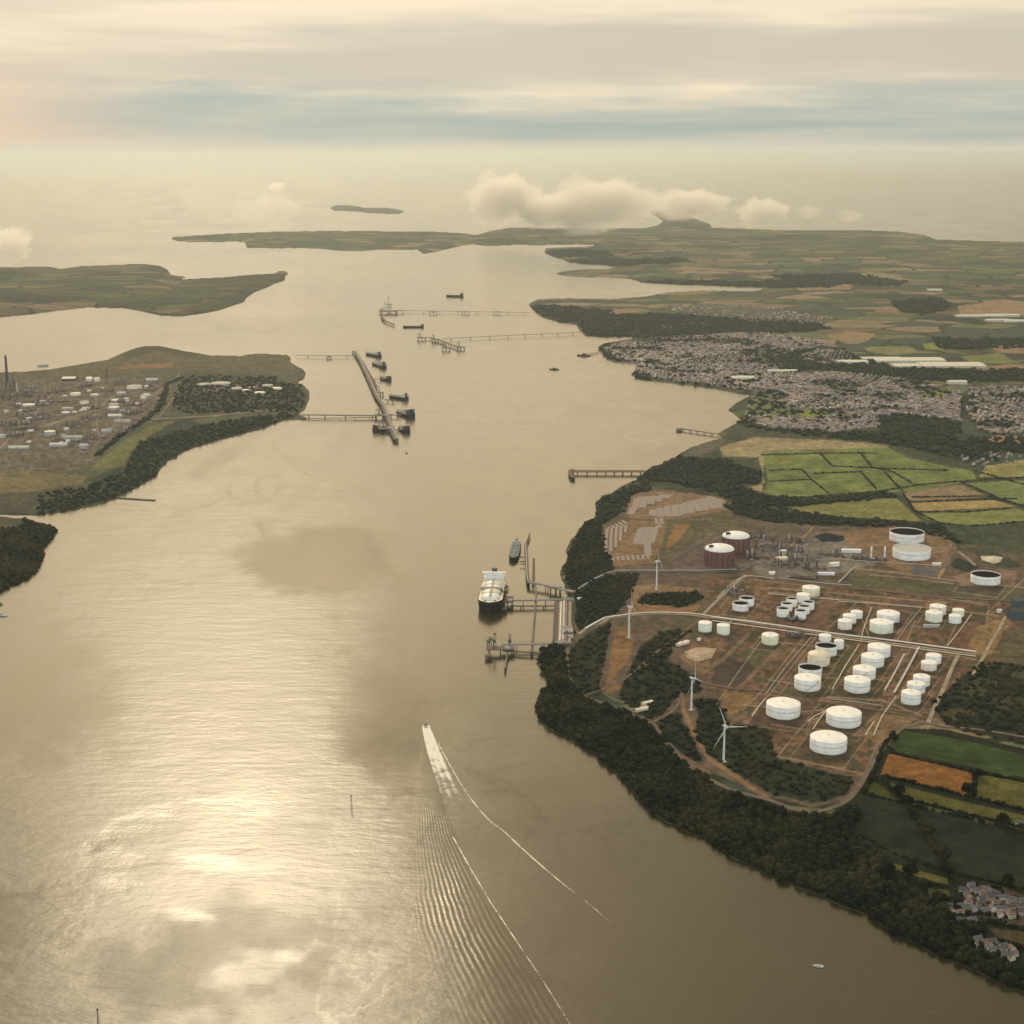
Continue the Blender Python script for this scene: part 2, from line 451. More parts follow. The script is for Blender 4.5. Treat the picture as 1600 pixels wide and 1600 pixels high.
# the lime fields
paint([(1125,698),(1180,683),(1300,688),(1385,695),(1400,712),(1195,712),(1190,770),(1150,765),(1195,755),(1185,715),(1128,712)], (0.27, 0.215, 0.115), 1, 3, 1, 0.25)
paint([(1192,712),(1210,703),(1300,702),(1385,698),(1420,716),(1520,736),(1525,748),(1440,768),(1370,768),(1300,775),(1240,778),(1190,775),(1200,750)], C_LIME, 1, 1, 0, 0.40, 9, 16, (0.1, 3.2, 0.22))
HEDGES = [
 [(1190,711),(1280,708),(1370,708)],[(1281,708),(1300,728),(1380,732),(1480,735)],[(1203,735),(1252,733),(1270,751),(1294,770)],
 [(1270,740),(1345,737),(1370,765)],[(1345,708),(1362,730),(1395,737),(1425,755)],[(1200,752),(1268,749)],[(1190,775),(1240,778),(1300,774),(1370,768),(1440,757),(1525,750),(1600,746),(1700,742)],
 [(1383,738),(1395,752),(1410,766)],[(1410,770),(1430,800),(1470,818),(1520,822),(1600,815)],[(1425,777),(1540,775),(1600,790)],[(1420,785),(1500,782),(1590,779)],
 [(1500,752),(1560,778),(1640,805)],[(1425,800),(1510,800),(1580,794)],[(1520,735),(1600,757),(1700,775)]]
paint([(1225,790),(1290,782),(1400,778),(1425,800),(1440,815),(1400,812),(1300,806),(1260,802)], (0.165, 0.16, 0.055), 1, 1, 0, 0.2)
paint([(1405,771),(1500,757),(1545,776),(1425,783)], (0.21, 0.15, 0.09), 1, 0, 0, 0.15)
paint([(1418,785),(1545,779),(1588,792),(1430,799)], (0.30, 0.22, 0.09), 1, 0, 0, 0.15)
paint([(1430,801),(1585,794),(1640,806),(1600,814),(1510,822),(1450,812)], (0.17, 0.18, 0.06), 1, 0, 0, 0.15)
paint([(1505,755),(1600,750),(1720,748),(1720,800),(1640,803),(1560,777)], (0.155, 0.175, 0.065), 1, 0, 0, 0.15)
paint([(1540,728),(1600,718),(1720,722),(1720,742),(1600,745),(1530,745)], (0.22, 0.20, 0.075), 1, 2, 0, 0.2)
for h in HEDGES: stroke(h, 2.2, (0.030, 0.038, 0.020))
paint([(1150,755),(1190,770),(1260,782),(1380,770),(1400,775),(1300,786),(1225,792),(1150,785)], (0.022, 0.030, 0.020), 1, 3, 1)
paint([(1100,725),(1165,735),(1190,742),(1188,755),(1150,752),(1090,742)], (0.04, 0.05, 0.034), 0.9, 4, 1)

# the terminal ground
paint([(975,775),(1030,762),(1130,780),(1210,812),(1300,820),(1400,822),(1500,850),(1720,880),(1720,1160),(1480,1130),(1450,1130),(1400,1140),(1380,1160),(1345,1225),(1325,1250),(1270,1262),(1200,1245),(1150,1225),(1100,1200),(1060,1165),(1020,1120),(940,1080),(905,1050),(905,1000),(950,900),(925,850)], C_SOIL2, 1, 4, 1, 0.35, 21, 9)
paint([(1105,905),(1170,898),(1310,915),(1600,945),(1590,1000),(1500,1125),(1440,1125),(1380,1155),(1350,1215),(1215,1185),(1130,1100),(1060,1010),(1100,965)], C_SOIL, 1, 3, 1, 0.60, 31, 7)
for gx, gy, gr_, gs in ((17, 8, 0.54, 3), (8, 4, 0.60, 9)):
    mm = fill([(1105,905),(1170,898),(1310,915),(1600,945),(1590,1000),(1500,1125),(1440,1125),(1380,1155),(1350,1215),(1215,1185),(1130,1100),(1060,1010),(1100,965)]) * np.clip((fbm(UU / gx, VV / gy, 90 + gs, 4) - gr_) * 12, 0, 0.85)
    COLR[..., :3] = COLR[..., :3] * (1 - mm[..., None]) + np.array([0.058, 0.056, 0.030], np.float32) * mm[..., None]
GREENS = [([(1120,935),(1170,925),(1130,955)], (0.13,0.10,0.05)), ([(1185,1003),(1215,1012),(1198,1045),(1160,1048),(1170,1015)], (0.085,0.080,0.042)),
 ([(1330,900),(1440,905),(1480,912),(1600,925),(1600,940),(1450,928),(1320,915)], (0.080,0.078,0.042)), ([(1290,1045),(1330,1010),(1345,1020),(1325,1080),(1290,1075)], (0.080,0.070,0.035)),
 ([(1480,985),(1500,965),(1460,965),(1440,980)], (0.10,0.085,0.04)), ([(1130,1020),(1180,1045),(1160,1075),(1110,1068)], (0.055,0.043,0.036)),
 ([(1530,1010),(1560,1015),(1570,1030),(1520,1040),(1505,1030)], (0.115,0.09,0.04)), ([(1050,990),(1060,1000),(1020,1012),(1000,1010)], (0.05,0.052,0.028)),
 ([(1140,985),(1170,990),(1150,1010),(1130,1005)], (0.08,0.06,0.045)), ([(1215,985),(1280,1000),(1250,1060),(1200,1060),(1215,1030)], (0.12,0.075,0.045)),
 ([(1400,935),(1440,940),(1430,985),(1400,985)], (0.12,0.082,0.058)), ([(1255,945),(1300,945),(1290,985),(1260,985)], (0.15,0.085,0.06))]
for p, c in GREENS: paint(p, c, 0.85, 3, 1, 0.3)
# bunds: a dark wet floor with a pale bank round every tank
TANK_SPOTS = [(1223.5, 1115.0, 53.0), (1318.0, 1128.5, 54.0), (1294.0, 1169.0, 57.0), (1310.5, 1013.0, 15.0), (1289.0, 1000.0, 19.0), (1290.5, 1021.0, 33.0), (1279.0, 1036.0, 34.0), (1265.5, 1055.0, 36.0), (1261.5, 1074.0, 41.0), (1373.0, 1023.0, 35.0), (1363.0, 1038.0, 35.0), (1350.0, 1057.5, 35.0), (1339.0, 1076.5, 40.0), (1458.0, 1035.0, 24.0), (1451.0, 1045.0, 24.0), (1439.5, 1069.0, 26.0), (1431.0, 1080.0, 28.0), (1423.0, 1097.0, 30.0), (1157.0, 952.0, 25.0), (1166.5, 945.0, 23.0), (1267.0, 928.0, 27.0), (1255.0, 940.0, 21.0), (1237.0, 946.0, 17.0), (1229.0, 953.5, 18.0), (1223.0, 962.0, 19.0), (1263.0, 951.0, 18.0), (1256.0, 957.5, 18.0), (1250.5, 965.5, 18.0), (1338.0, 964.0, 19.0), (1327.0, 971.5, 21.0), (1320.0, 981.0, 22.0), (1387.5, 969.0, 35.0), (1377.0, 985.0, 36.0), (1465.0, 958.0, 25.0), (1459.0, 969.0, 26.0), (1497.0, 962.0, 18.0), (1492.0, 972.0, 19.0), (1101.5, 985.0, 21.0), (1130.0, 989.0, 20.0), (1203.0, 1004.0, 26.0), (1416.5, 842.5, 53.0), (1424.0, 869.0, 58.0), (1539.5, 909.0, 45.0)]
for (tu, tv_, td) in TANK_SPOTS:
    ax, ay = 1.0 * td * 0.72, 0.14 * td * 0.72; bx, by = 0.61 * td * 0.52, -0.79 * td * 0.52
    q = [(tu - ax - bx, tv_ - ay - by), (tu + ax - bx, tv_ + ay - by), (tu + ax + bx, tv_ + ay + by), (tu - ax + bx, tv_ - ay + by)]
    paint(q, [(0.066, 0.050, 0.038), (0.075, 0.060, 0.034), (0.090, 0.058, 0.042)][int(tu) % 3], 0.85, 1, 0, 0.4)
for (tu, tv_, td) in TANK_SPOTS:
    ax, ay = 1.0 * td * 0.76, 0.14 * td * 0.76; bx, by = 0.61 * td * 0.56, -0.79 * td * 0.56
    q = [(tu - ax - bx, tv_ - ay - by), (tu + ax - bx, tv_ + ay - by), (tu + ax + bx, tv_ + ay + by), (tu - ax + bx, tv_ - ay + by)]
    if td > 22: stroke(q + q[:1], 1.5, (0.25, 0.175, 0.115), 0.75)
# dark heath between the road and the terminal
WOOD_HEATH = [
 [(897,925),(950,897),(1000,895),(985,925),(975,945),(960,960),(925,975),(905,985)],
 [(885,1020),(905,1000),(925,985),(955,972),(950,1000),(942,1040),(935,1085),(915,1085),(892,1060)],
 [(965,1085),(1000,1010),(1040,985),(1080,985),(1050,1010),(1045,1030),(1090,1060),(1095,1080),(1060,1085),(1040,1110),(1020,1125),(985,1105)],
 [(1085,1090),(1130,1095),(1135,1125),(1110,1180),(1085,1150),(1090,1120)],
 [(1110,1180),(1135,1128),(1200,1138),(1215,1185),(1330,1215),(1325,1240),(1270,1255),(1205,1240),(1160,1215)],
 [(1025,1130),(1060,1112),(1078,1150),(1100,1190),(1085,1190),(1050,1165)],
 [(1455,1100),(1500,1060),(1540,1030),(1600,1040),(1720,1050),(1720,1180),(1600,1165),(1480,1135)],
 [(1015,928),(1090,925),(1100,938),(1060,948),(1000,945),(1000,935)],
 [(880,880),(910,820),(935,800),(950,860),(960,890),(920,905),(895,925),(885,905)]]
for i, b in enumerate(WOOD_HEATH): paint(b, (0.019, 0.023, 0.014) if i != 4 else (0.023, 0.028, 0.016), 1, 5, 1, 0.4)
paint([(960,985),(985,975),(990,1000),(982,1030),(960,1060),(972,1075),(945,1085),(952,1040)], C_ORANGE, 1, 3, 1, 0.3)
paint([(990,938),(1010,942),(1060,950),(1095,945),(1085,958),(1010,957),(975,962),(985,945)], (0.215, 0.12, 0.062), 1, 3, 1, 0.3)
paint([(985,918),(1010,912),(1090,920),(1095,925),(1010,925),(990,940)], (0.20, 0.13, 0.07), 1, 3, 1, 0.3)
paint([(1070,1018),(1088,1011),(1120,1013),(1112,1028),(1090,1034),(1072,1028)], C_PALE, 1, 0, 0, 0.1)
paint([(1060,1025),(1075,1020),(1072,1030),(1095,1036),(1110,1030),(1105,1040),(1080,1040)], (0.20, 0.13, 0.06), 0.9, 1)
paint([(980,1108),(1000,1103),(1015,1094),(1020,1098),(1008,1110),(990,1114)], (0.31, 0.245, 0.16), 1, 1)
paint([(1000,1040),(1015,1030),(1010,1042),(990,1046)], (0.20, 0.145, 0.115), 1, 1)
paint([(1133,1080),(1180,1085),(1165,1105),(1140,1120),(1125,1105)], (0.20, 0.12, 0.05), 0.9, 2, 1, 0.3)
paint([(1525,980),(1550,970),(1585,960),(1575,985),(1545,1025),(1510,1020)], (0.215, 0.135, 0.062), 0.9, 2, 1, 0.4)
paint([(1330,1150),(1370,1115),(1440,1120),(1400,1138),(1378,1165),(1350,1150)], (0.19, 0.12, 0.065), 1, 2, 1, 0.3)
# north part of the terminal: process area, reservoirs, great tanks
paint([(975,775),(1010,767),(1080,770),(1130,778),(1140,795),(1120,805),(1060,812),(985,810)], (0.20, 0.13, 0.08), 1, 2, 0, 0.2)
paint([(940,830),(985,812),(1045,815),(1035,850),(1020,880),(960,885),(942,860)], (0.185, 0.115, 0.065), 1, 2, 0, 0.2)
paint([(1045,812),(1150,795),(1175,815),(1120,835),(1060,870),(1030,880),(1040,845)], (0.105, 0.085, 0.05), 1, 3, 1, 0.4)
paint([(1055,822),(1080,818),(1060,845),(1040,860),(1045,840)], (0.24, 0.13, 0.05), 0.9, 3)
paint([(1048,868),(1115,832),(1190,850),(1185,878),(1150,890),(1050,890)], (0.125, 0.092, 0.075), 1, 1, 0, 0.2)
paint([(1190,835),(1320,830),(1370,845),(1370,880),(1320,895),(1200,905),(1175,890)], C_GREY, 1, 2, 1, 0.45, 41, 4)
paint([(1200,820),(1270,822),(1262,845),(1230,855),(1190,840)], (0.13,0.10,0.075), 1, 3, 1, 0.3)
paint([(1290,832),(1350,828),(1395,822),(1460,828),(1490,845),(1478,875),(1470,895),(1420,900),(1370,875),(1330,850)], (0.20, 0.125, 0.075), 1, 2, 1, 0.25)
paint([(1272,838),(1290,832),(1320,838),(1318,846),(1285,847)], (0.012, 0.020, 0.028), 1, 1)
paint([(1485,880),(1495,870),(1530,885),(1515,895),(1490,888)], (0.022, 0.034, 0.028), 1, 1)
paint([(1420,884),(1470,888),(1465,898),(1430,900)], (0.11, 0.105, 0.105), 1, 1)
paint([(1520,860),(1555,862),(1600,885),(1570,888),(1535,878)], (0.045, 0.052, 0.03), 1, 2)
paint([(1532,869),(1550,868),(1567,871),(1563,878),(1552,881),(1535,875)], (0.50, 0.44, 0.33), 1, 0)
paint([(1490,900),(1530,890),(1590,895),(1585,915),(1500,915)], (0.19, 0.125, 0.085), 1, 2, 1, 0.2)
paint([(1400,818),(1480,825),(1500,855),(1600,850),(1720,860),(1720,880),(1600,862),(1500,862),(1470,840)], (0.05, 0.055, 0.032), 0.9, 4, 1)

for q_, c_ in (([(1490,1085),(1530,1060),(1560,1066),(1530,1090)], (0.062,0.056,0.028)), ([(1540,1095),(1600,1085),(1640,1100),(1570,1110)], (0.050,0.050,0.026)), ([(1470,1112),(1510,1105),(1530,1118),(1490,1125)], (0.075,0.058,0.032)), ([(1500,1040),(1540,1028),(1560,1035),(1520,1050)], (0.10,0.068,0.038)), ([(1560,1040),(1640,1046),(1640,1062),(1580,1058)], (0.058,0.060,0.030)), ([(1565,985),(1640,990),(1640,1035),(1560,1028)], (0.085,0.072,0.042))):
    paint(q_, c_, 0.9, 6, 1, 0.5)
# the fields in front, right of the terminal
paint([(1412,1138),(1480,1140),(1600,1170),(1720,1195),(1720,1640),(1400,1600),(1200,1400),(1290,1280),(1345,1230),(1375,1180)], (0.014, 0.017, 0.010), 1, 2)
paint([(1412,1142),(1500,1155),(1600,1180),(1720,1205),(1720,1245),(1600,1221),(1520,1198),(1385,1172),(1395,1155)], (0.033, 0.056, 0.017), 1, 0, 0, 0.35, 7, 20, (-0.17, 4.5, 0.30))
paint([(1388,1166),(1520,1188),(1600,1207),(1720,1232),(1720,1234),(1600,1209),(1520,1190),(1388,1168)], (0.03, 0.04, 0.016), 0.6)
paint([(1388,1179),(1400,1179),(1520,1206),(1521,1232),(1508,1243),(1440,1226),(1376,1210)], (0.190, 0.086, 0.027), 1, 0, 0, 0.35, 7, 9, (-0.2, 4.0, 0.30))
paint([(1530,1210),(1600,1222),(1720,1245),(1720,1288),(1600,1264),(1523,1246)], (0.080, 0.074, 0.020), 1, 0, 0, 0.45, 8, 14, (-0.2, 4.2, 0.3))
paint([(1360,1222),(1366,1221),(1382,1231),(1397,1247),(1410,1251),(1350,1240)], (0.065, 0.072, 0.018), 1, 0)
paint([(1388,1222),(1440,1236),(1505,1252),(1600,1274),(1720,1300),(1720,1318),(1600,1290),(1500,1268),(1410,1245)], (0.080, 0.078, 0.020), 1, 0, 0, 0.2)
paint([(1420,1252),(1500,1272),(1560,1285),(1556,1290),(1490,1277),(1420,1257)], (0.08, 0.08, 0.04), 1, 0)
paint([(1350,1242),(1412,1256),(1535,1286),(1600,1300),(1720,1325),(1720,1400),(1600,1388),(1500,1366),(1380,1336),(1330,1305),(1340,1260)], (0.013, 0.020, 0.012), 1, 0, 0, 0.45, 7, 30, (-0.25, 5, 0.25))
paint([(1372,1343),(1400,1350),(1480,1372),(1482,1382),(1440,1372),(1380,1353)], (0.095, 0.088, 0.024), 1, 2, 0, 0.3)
paint([(1445,1388),(1480,1390),(1485,1400),(1450,1402)], (0.06, 0.068, 0.02), 1, 2)
paint([(1500,1385),(1560,1382),(1600,1400),(1720,1420),(1720,1470),(1580,1445),(1510,1435)], (0.085, 0.062, 0.045), 1, 3, 1, 0.4, 5, 5)
paint([(1545,1450),(1600,1455),(1720,1470),(1720,1500),(1600,1478),(1560,1465)], (0.07, 0.055, 0.028), 1, 2, 1, 0.3)
paint([(1520,1465),(1560,1468),(1590,1482),(1585,1500),(1550,1495)], (0.10, 0.08, 0.06), 1, 2, 1, 0.3)
NEAR_HEDGES = [[(1388,1168),(1400,1178),(1520,1206),(1600,1220),(1700,1242)],[(1376,1212),(1440,1227),(1510,1244),(1600,1266),(1700,1290)],[(1376,1212),(1395,1235),(1412,1248),(1500,1270),(1560,1284),(1600,1292),(1700,1314)],
 [(1523,1207),(1522,1244)],[(1350,1240),(1420,1258),(1500,1276),(1560,1290),(1640,1310)],[(1335,1300),(1400,1335),(1480,1362),(1600,1390),(1700,1406)],[(1420,1262),(1440,1290),(1455,1320),(1475,1345),(1485,1372)],
 [(1400,1140),(1378,1170),(1368,1200),(1350,1240)],[(1372,1340),(1385,1358),(1440,1378),(1484,1388)],[(1440,1380),(1450,1405),(1490,1405)],[(1540,1438),(1600,1452),(1700,1468)],[(1550,1465),(1600,1482),(1700,1500)]]

# coastal wood and cliffs
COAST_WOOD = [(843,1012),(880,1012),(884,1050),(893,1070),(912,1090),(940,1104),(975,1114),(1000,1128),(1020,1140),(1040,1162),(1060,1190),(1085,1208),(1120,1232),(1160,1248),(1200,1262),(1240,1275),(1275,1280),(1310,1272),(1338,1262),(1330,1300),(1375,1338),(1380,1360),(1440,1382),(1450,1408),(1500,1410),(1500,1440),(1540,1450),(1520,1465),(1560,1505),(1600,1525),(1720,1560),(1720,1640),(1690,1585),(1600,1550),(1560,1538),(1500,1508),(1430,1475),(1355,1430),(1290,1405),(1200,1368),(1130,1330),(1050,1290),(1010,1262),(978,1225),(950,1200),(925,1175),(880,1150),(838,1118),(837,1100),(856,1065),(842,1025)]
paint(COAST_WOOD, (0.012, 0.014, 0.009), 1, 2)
FAR_WOODS = [[(1190,775),(1260,780),(1380,770),(1400,777),(1300,786),(1225,792),(1150,790),(1120,770),(1050,755),(1020,752),(1060,745),(1150,752)],
 [(1130,790),(1200,795),(1300,808),(1400,815),(1470,822),(1500,850),(1440,830),(1400,822),(1300,822),(1200,815),(1150,805)],
 [(1010,735),(1060,715),(1140,720),(1190,740),(1188,757),(1100,755),(1010,752),(985,756)],
 [(930,800),(932,785),(975,765),(1010,752),(1020,765),(985,775),(975,800),(935,825)]]
for b in FAR_WOODS: paint(b, (0.030, 0.040, 0.026), 0.9, 6, 1, 0.3)

# left lands
paint(NORTHWEST, (0.060, 0.066, 0.042), 0.30, 0, 0, 0.35, 3, 14)
paint([(262,432),(300,436),(430,430),(450,430),(440,444),(385,470),(340,486),(280,495),(250,493),(330,470),(380,452)], (0.035, 0.040, 0.026), 0.8, 5, 1)
paint(ISLE, (0.08, 0.08, 0.07), 1, 2)
paint(REFINERY, (0.080, 0.082, 0.050), 1, 3, 0, 0.25)
paint([(-62,582),(80,578),(185,553),(240,540),(330,556),(440,553),(466,575),(440,585),(330,572),(250,575),(180,585),(-62,600)], (0.10, 0.085, 0.050), 1, 4, 1, 0.4)
paint([(185,553),(228,540),(260,541),(330,556),(300,556),(250,548),(200,560)], (0.050, 0.050, 0.032), 0.9, 3, 1)
paint([(200,570),(270,566),(270,574),(180,577)], (0.21, 0.115, 0.055), 0.9, 3)
paint([(270,590),(300,580),(430,588),(440,600),(470,600),(480,620),(470,642),(380,645),(300,648),(265,640),(290,600)], (0.055, 0.058, 0.036), 1, 4, 1, 0.4)
paint([(300,600),(430,600),(440,606),(350,614),(300,608)], (0.16, 0.12, 0.095), 1, 3, 1)
paint([(250,650),(300,650),(400,650),(470,650),(450,658),(406,671),(312,698),(281,710),(246,742),(187,777),(94,802),(0,805),(-62,806),(-62,780),(100,770),(140,750),(190,725),(220,690)], (0.034, 0.044, 0.030), 1, 5, 1, 0.35)
paint([(135,738),(160,715),(200,685),(245,660),(275,657),(235,680),(205,705),(196,728)], (0.125, 0.125, 0.05), 1, 3, 1, 0.2)
paint([(300,655),(390,648),(370,660),(310,663)], (0.09, 0.10, 0.045), 0.9, 3, 1)
paint([(-62,740),(60,735),(140,745),(120,762),(20,775),(-62,778)], (0.15, 0.125, 0.062), 1, 5, 1, 0.3)
paint([(-62,778),(60,768),(140,752),(160,770),(94,800),(-62,805)], (0.070, 0.066, 0.042), 1, 5, 1, 0.3)
paint([(-62,600),(150,590),(250,590),(270,600),(235,650),(170,695),(130,735),(-62,740)], (0.120, 0.098, 0.074), 1, 3, 1, 0.7, 61, 5)
for rd in ([(0,700),(60,640),(85,612)],[(-10,690),(150,640),(185,612)],[(155,690),(150,650),(150,620),(175,607)],[(145,700),(190,650),(265,600),(280,585)],[(250,650),(280,610),(300,600)],[(235,655),(330,650),(400,642),(430,640)]): stroke(rd, 2.4, (0.24, 0.185, 0.145), 0.8)
stroke([(150,712),(190,680),(230,655),(250,635),(262,600),(285,590)], 5, (0.035, 0.040, 0.026), 0.9)
paint(HEAD, (0.012, 0.016, 0.011), 1, 3)
paint([(-62,812),(0,812),(20,820),(10,840),(0,870),(-62,880)], (0.15, 0.095, 0.062), 1, 4, 2)
paint([(-62,806),(0,806),(50,812),(30,822),(-62,825)], (0.06, 0.065, 0.035), 0.9, 3, 1)

# near terminal bund lines and pale tracks, kept in the ground
TRACK = (0.27, 0.20, 0.135)
BUNDS = [[(1215,1182),(1262,1190),(1350,1210)],[(1215,1182),(1245,1145),(1262,1128)],[(1262,1128),(1300,1110)],[(1145,1100),(1200,1105),(1255,1112),(1300,1108)],[(1350,1210),(1372,1160)],
 [(1205,1132),(1260,1140)],[(1160,1110),(1190,1080),(1260,990)],[(1175,1116),(1210,1075),(1275,995)],[(1290,1088),(1380,1095),(1440,1118)],[(1290,1095),(1370,1102)],[(1300,1080),(1320,1040),(1345,1005)],
 [(1185,995),(1210,1003),(1280,1010)],[(1200,1062),(1240,1068)],[(1380,1085),(1400,1050),(1425,1010)],[(1300,990),(1400,1008),(1525,1030)],[(1120,1100),(1150,1055),(1190,1000)],
 [(1200,925),(1300,935),(1440,948),(1560,962)],[(1200,918),(1320,928),(1480,942)],[(1335,888),(1400,895),(1500,908),(1600,918)],[(1310,912),(1330,890),(1345,880)],[(1360,898),(1420,903),(1490,912)],
 [(1335,1148),(1360,1125),(1380,1105)],[(1340,1150),(1385,1140)],[(1260,1140),(1270,1120)],[(1480,935),(1545,945),(1540,985)],[(1500,965),(1480,1005)],[(1430,970),(1415,1005)],[(1340,950),(1360,1000)],
 [(1170,905),(1260,915)],[(1125,950),(1165,900)],[(1290,985),(1340,940)],[(1600,905),(1540,960)]]
for b in BUNDS: stroke(b, 1.8, TRACK, 0.85)
for b in ([(1100,1050),(1130,1030),(1170,990)],[(1130,1100),(1180,1050),(1245,985)],[(1165,1115),(1130,1140)]): stroke(b, 6, (0.17,0.115,0.075), 0.8)
stroke([(1475,838),(1492,855),(1480,880),(1468,900)], 5, (0.30, 0.19, 0.09))
stroke([(1065,1085),(1068,1110),(1082,1140),(1095,1165),(1110,1187),(1130,1200),(1150,1213),(1175,1232),(1200,1247)], 7, (0.22, 0.135, 0.07), 0.9)
stroke([(1270,825),(1255,840),(1235,852)], 3, (0.33, 0.22, 0.12), 0.9)

# clumpy litter in industrial ground
n1 = fbm(UU / 2.4, VV / 1.3, 77, 3)
wgt = COLR[..., 3:4]
COLR[..., :3] *= 1 + wgt * (n1[..., None] - 0.5) * 0.55

def terrain(name, poly, plateau, amp=4.0, steep=0.5, relief=14.0, mat=None, rise=None, bump=None):
    w_ = local(poly, 14)
    mask = landmask(poly, w_, amp)
    V, U = VV[w_], UU[w_]
    s = blur(mask, 1, 2)
    dist = blur(inside_dist(mask, 90), 2, 2)
    px = np.where(s < 0.98, (s - 0.5) * 3.4, np.maximum(dist, 1.5))
    mmax = 900.0 / np.maximum(V - 238, 60)                       # metres of fall per pixel that still faces the camera
    top = plateau + relief * (fbm(WX[w_] / 700.0, WY[w_] / 900.0, 5, 4) - 0.5) * 2
    if rise is not None: top = top + rise[w_]
    h = top * (1 - np.exp(-np.maximum(px, 0) * mmax * steep / np.maximum(top, 4)))
    h = np.where(px > 0, h, px * mmax * 0.8)
    h += np.clip(px / 12, 0, 1) * 2.0 * (fbm(U / 14.0, V / 7.0, 8, 3) - 0.5) * np.clip(mmax, 0, 6)
    h = np.maximum(h, -8)
    keep = s > 0.03
    HT[w_][keep] = h[keep]
    idx = -np.ones(mask.shape, np.int64)
    cell = keep[:-1, :-1] & keep[1:, :-1] & keep[:-1, 1:] & keep[1:, 1:]
    used = np.zeros_like(keep)
    used[:-1, :-1] |= cell; used[1:, :-1] |= cell; used[:-1, 1:] |= cell; used[1:, 1:] |= cell
    idx[used] = np.arange(used.sum())
    X, Y, Z = place(U[used], V[used], h[used])
    f = np.stack([idx[1:, :-1][cell], idx[1:, 1:][cell], idx[:-1, 1:][cell], idx[:-1, :-1][cell]], 1)
    me = npmesh(name, np.stack([X, Y, Z], 1), f, True)
    c = COLR[w_][used].copy()
    # bare rock and mud at the waterline
    sh = np.clip(1 - np.abs(px[used] - 0.6) / 2.0, 0, 1) * np.clip((V[used] - 420) / 500, 0, 1)
    c[:, :3] = c[:, :3] * (1 - sh[:, None] * 0.7) + np.array([0.085, 0.062, 0.045]) * sh[:, None] * 0.7
    vattr(me, 'cover', c)
    o = link(name, me, None, mat)
    tag(o, kind='structure')
    return o

# ground material: traced land cover, with a farm patchwork where nothing was traced
gm = bpy.data.materials.new('land'); gm.use_nodes = True
g = NT(gm.node_tree); gb = g.n['Principled BSDF']
gb.inputs['Roughness'].default_value = 0.95; gb.inputs['Specular IOR Level'].default_value = 0.08
pos = g.node('ShaderNodeNewGeometry').outputs['Position']
att = g.node('ShaderNodeAttribute'); att.attribute_name = 'cover'
wob = g.vm('SCALE', g.vm('SUBTRACT', g.noise(pos, 0.004, 2, 0.5, out=1), (0.5, 0.5, 0.5)), scale=60.0)
p2 = g.vm('MULTIPLY', g.mapping(g.vm('ADD', pos, wob), rot=(0, 0, R(24)), scale=(0.0033, 0.0046, 0.0)), (1, 1, 0))
vor = g.node('ShaderNodeTexVoronoi', voronoi_dimensions='2D', feature='F1', distance='MANHATTAN'); g.put(vor.inputs['Vector'], p2)
vor.inputs['Scale'].default_value = 1.0; vor.inputs['Randomness'].default_value = 0.85
vor2 = g.node('ShaderNodeTexVoronoi', voronoi_dimensions='2D', feature='DISTANCE_TO_EDGE'); g.put(vor2.inputs['Vector'], p2)
vor2.inputs['Scale'].default_value = 1.0; vor2.inputs['Randomness'].default_value = 0.85
sepc = g.node('ShaderNodeSeparateColor'); g.put(sepc.inputs[0], vor.outputs['Color'])
ramp = g.node('ShaderNodeValToRGB'); ramp.color_ramp.interpolation = 'CONSTANT'
cols = [(0.0, (0.040, 0.058, 0.036)), (0.20, (0.085, 0.094, 0.042)), (0.36, (0.046, 0.066, 0.046)), (0.50, (0.115, 0.120, 0.052)), (0.62, (0.058, 0.066, 0.046)), (0.72, (0.125, 0.13, 0.072)), (0.80, (0.20, 0.15, 0.095)), (0.86, (0.135, 0.095, 0.062)), (0.93, (0.235, 0.17, 0.105))]
er = ramp.color_ramp.elements
er[0].position = 0; er[0].color = (*cols[0][1], 1)
er[1].position = cols[1][0]; er[1].color = (*cols[1][1], 1)
for p_, c_ in cols[2:]:
    e = er.new(p_); e.color = (*c_, 1)
g.put(ramp.inputs[0], sepc.outputs[0])
hedge = g.mr(vor2.outputs['Distance'], 0.02, 0.07)
farm = g.mix(hedge, (0.022, 0.031, 0.019), ramp.outputs[0])
woodn = g.mr(g.noise(g.mapping(pos, scale=(1, 0.7, 1)), 0.0011, 6, 0.62), 0.56, 0.60)
farm = g.mix(woodn, farm, (0.026, 0.036, 0.024))
fine = g.noise(pos, 0.05, 4, 0.65)
spots = g.mr(g.noise(pos, 0.012, 3, 0.6), 0.3, 0.7, 0.82, 1.15)
base = g.mix(att.outputs['Alpha'], farm, att.outputs['Color'])
base = g.mix(1.0, base, g.mr(fine, 0.25, 0.75, 0.70, 1.28), 'MULTIPLY')
base = g.mix(1.0, base, spots, 'MULTIPLY')
g.put(gb.inputs['Base Color'], base)
bmp = g.node('ShaderNodeBump'); bmp.inputs['Strength'].default_value = 0.6; bmp.inputs['Distance'].default_value = 3.0
g.put(bmp.inputs['Height'], fine); g.l.new(bmp.outputs[0], gb.inputs['Normal'])

hill = 18 * np.exp(-((UU - 235) / 60.0) ** 2 - ((VV - 545) / 12.0) ** 2)
terrain('headland', NORTHWEST, 45, 3.0, 0.55, 22, gm)
terrain('refinery_ground', REFINERY, 34, 3.0, 0.45, 10, gm, rise=hill)
terrain('headland', HEAD, 32, 4.0, 0.5, 6, gm)
terrain('island', ISLE, 45, 1.0, 0.5, 5, gm)
terrain('rock', ROCK, 5, 2.0, 0.5, 1, gm)
farrise = np.clip((470 - VV) / 110.0, 0, 1) * 30
terrain('ground', MAIN, 34, 5.0, 0.42, 9, gm, rise=farrise)

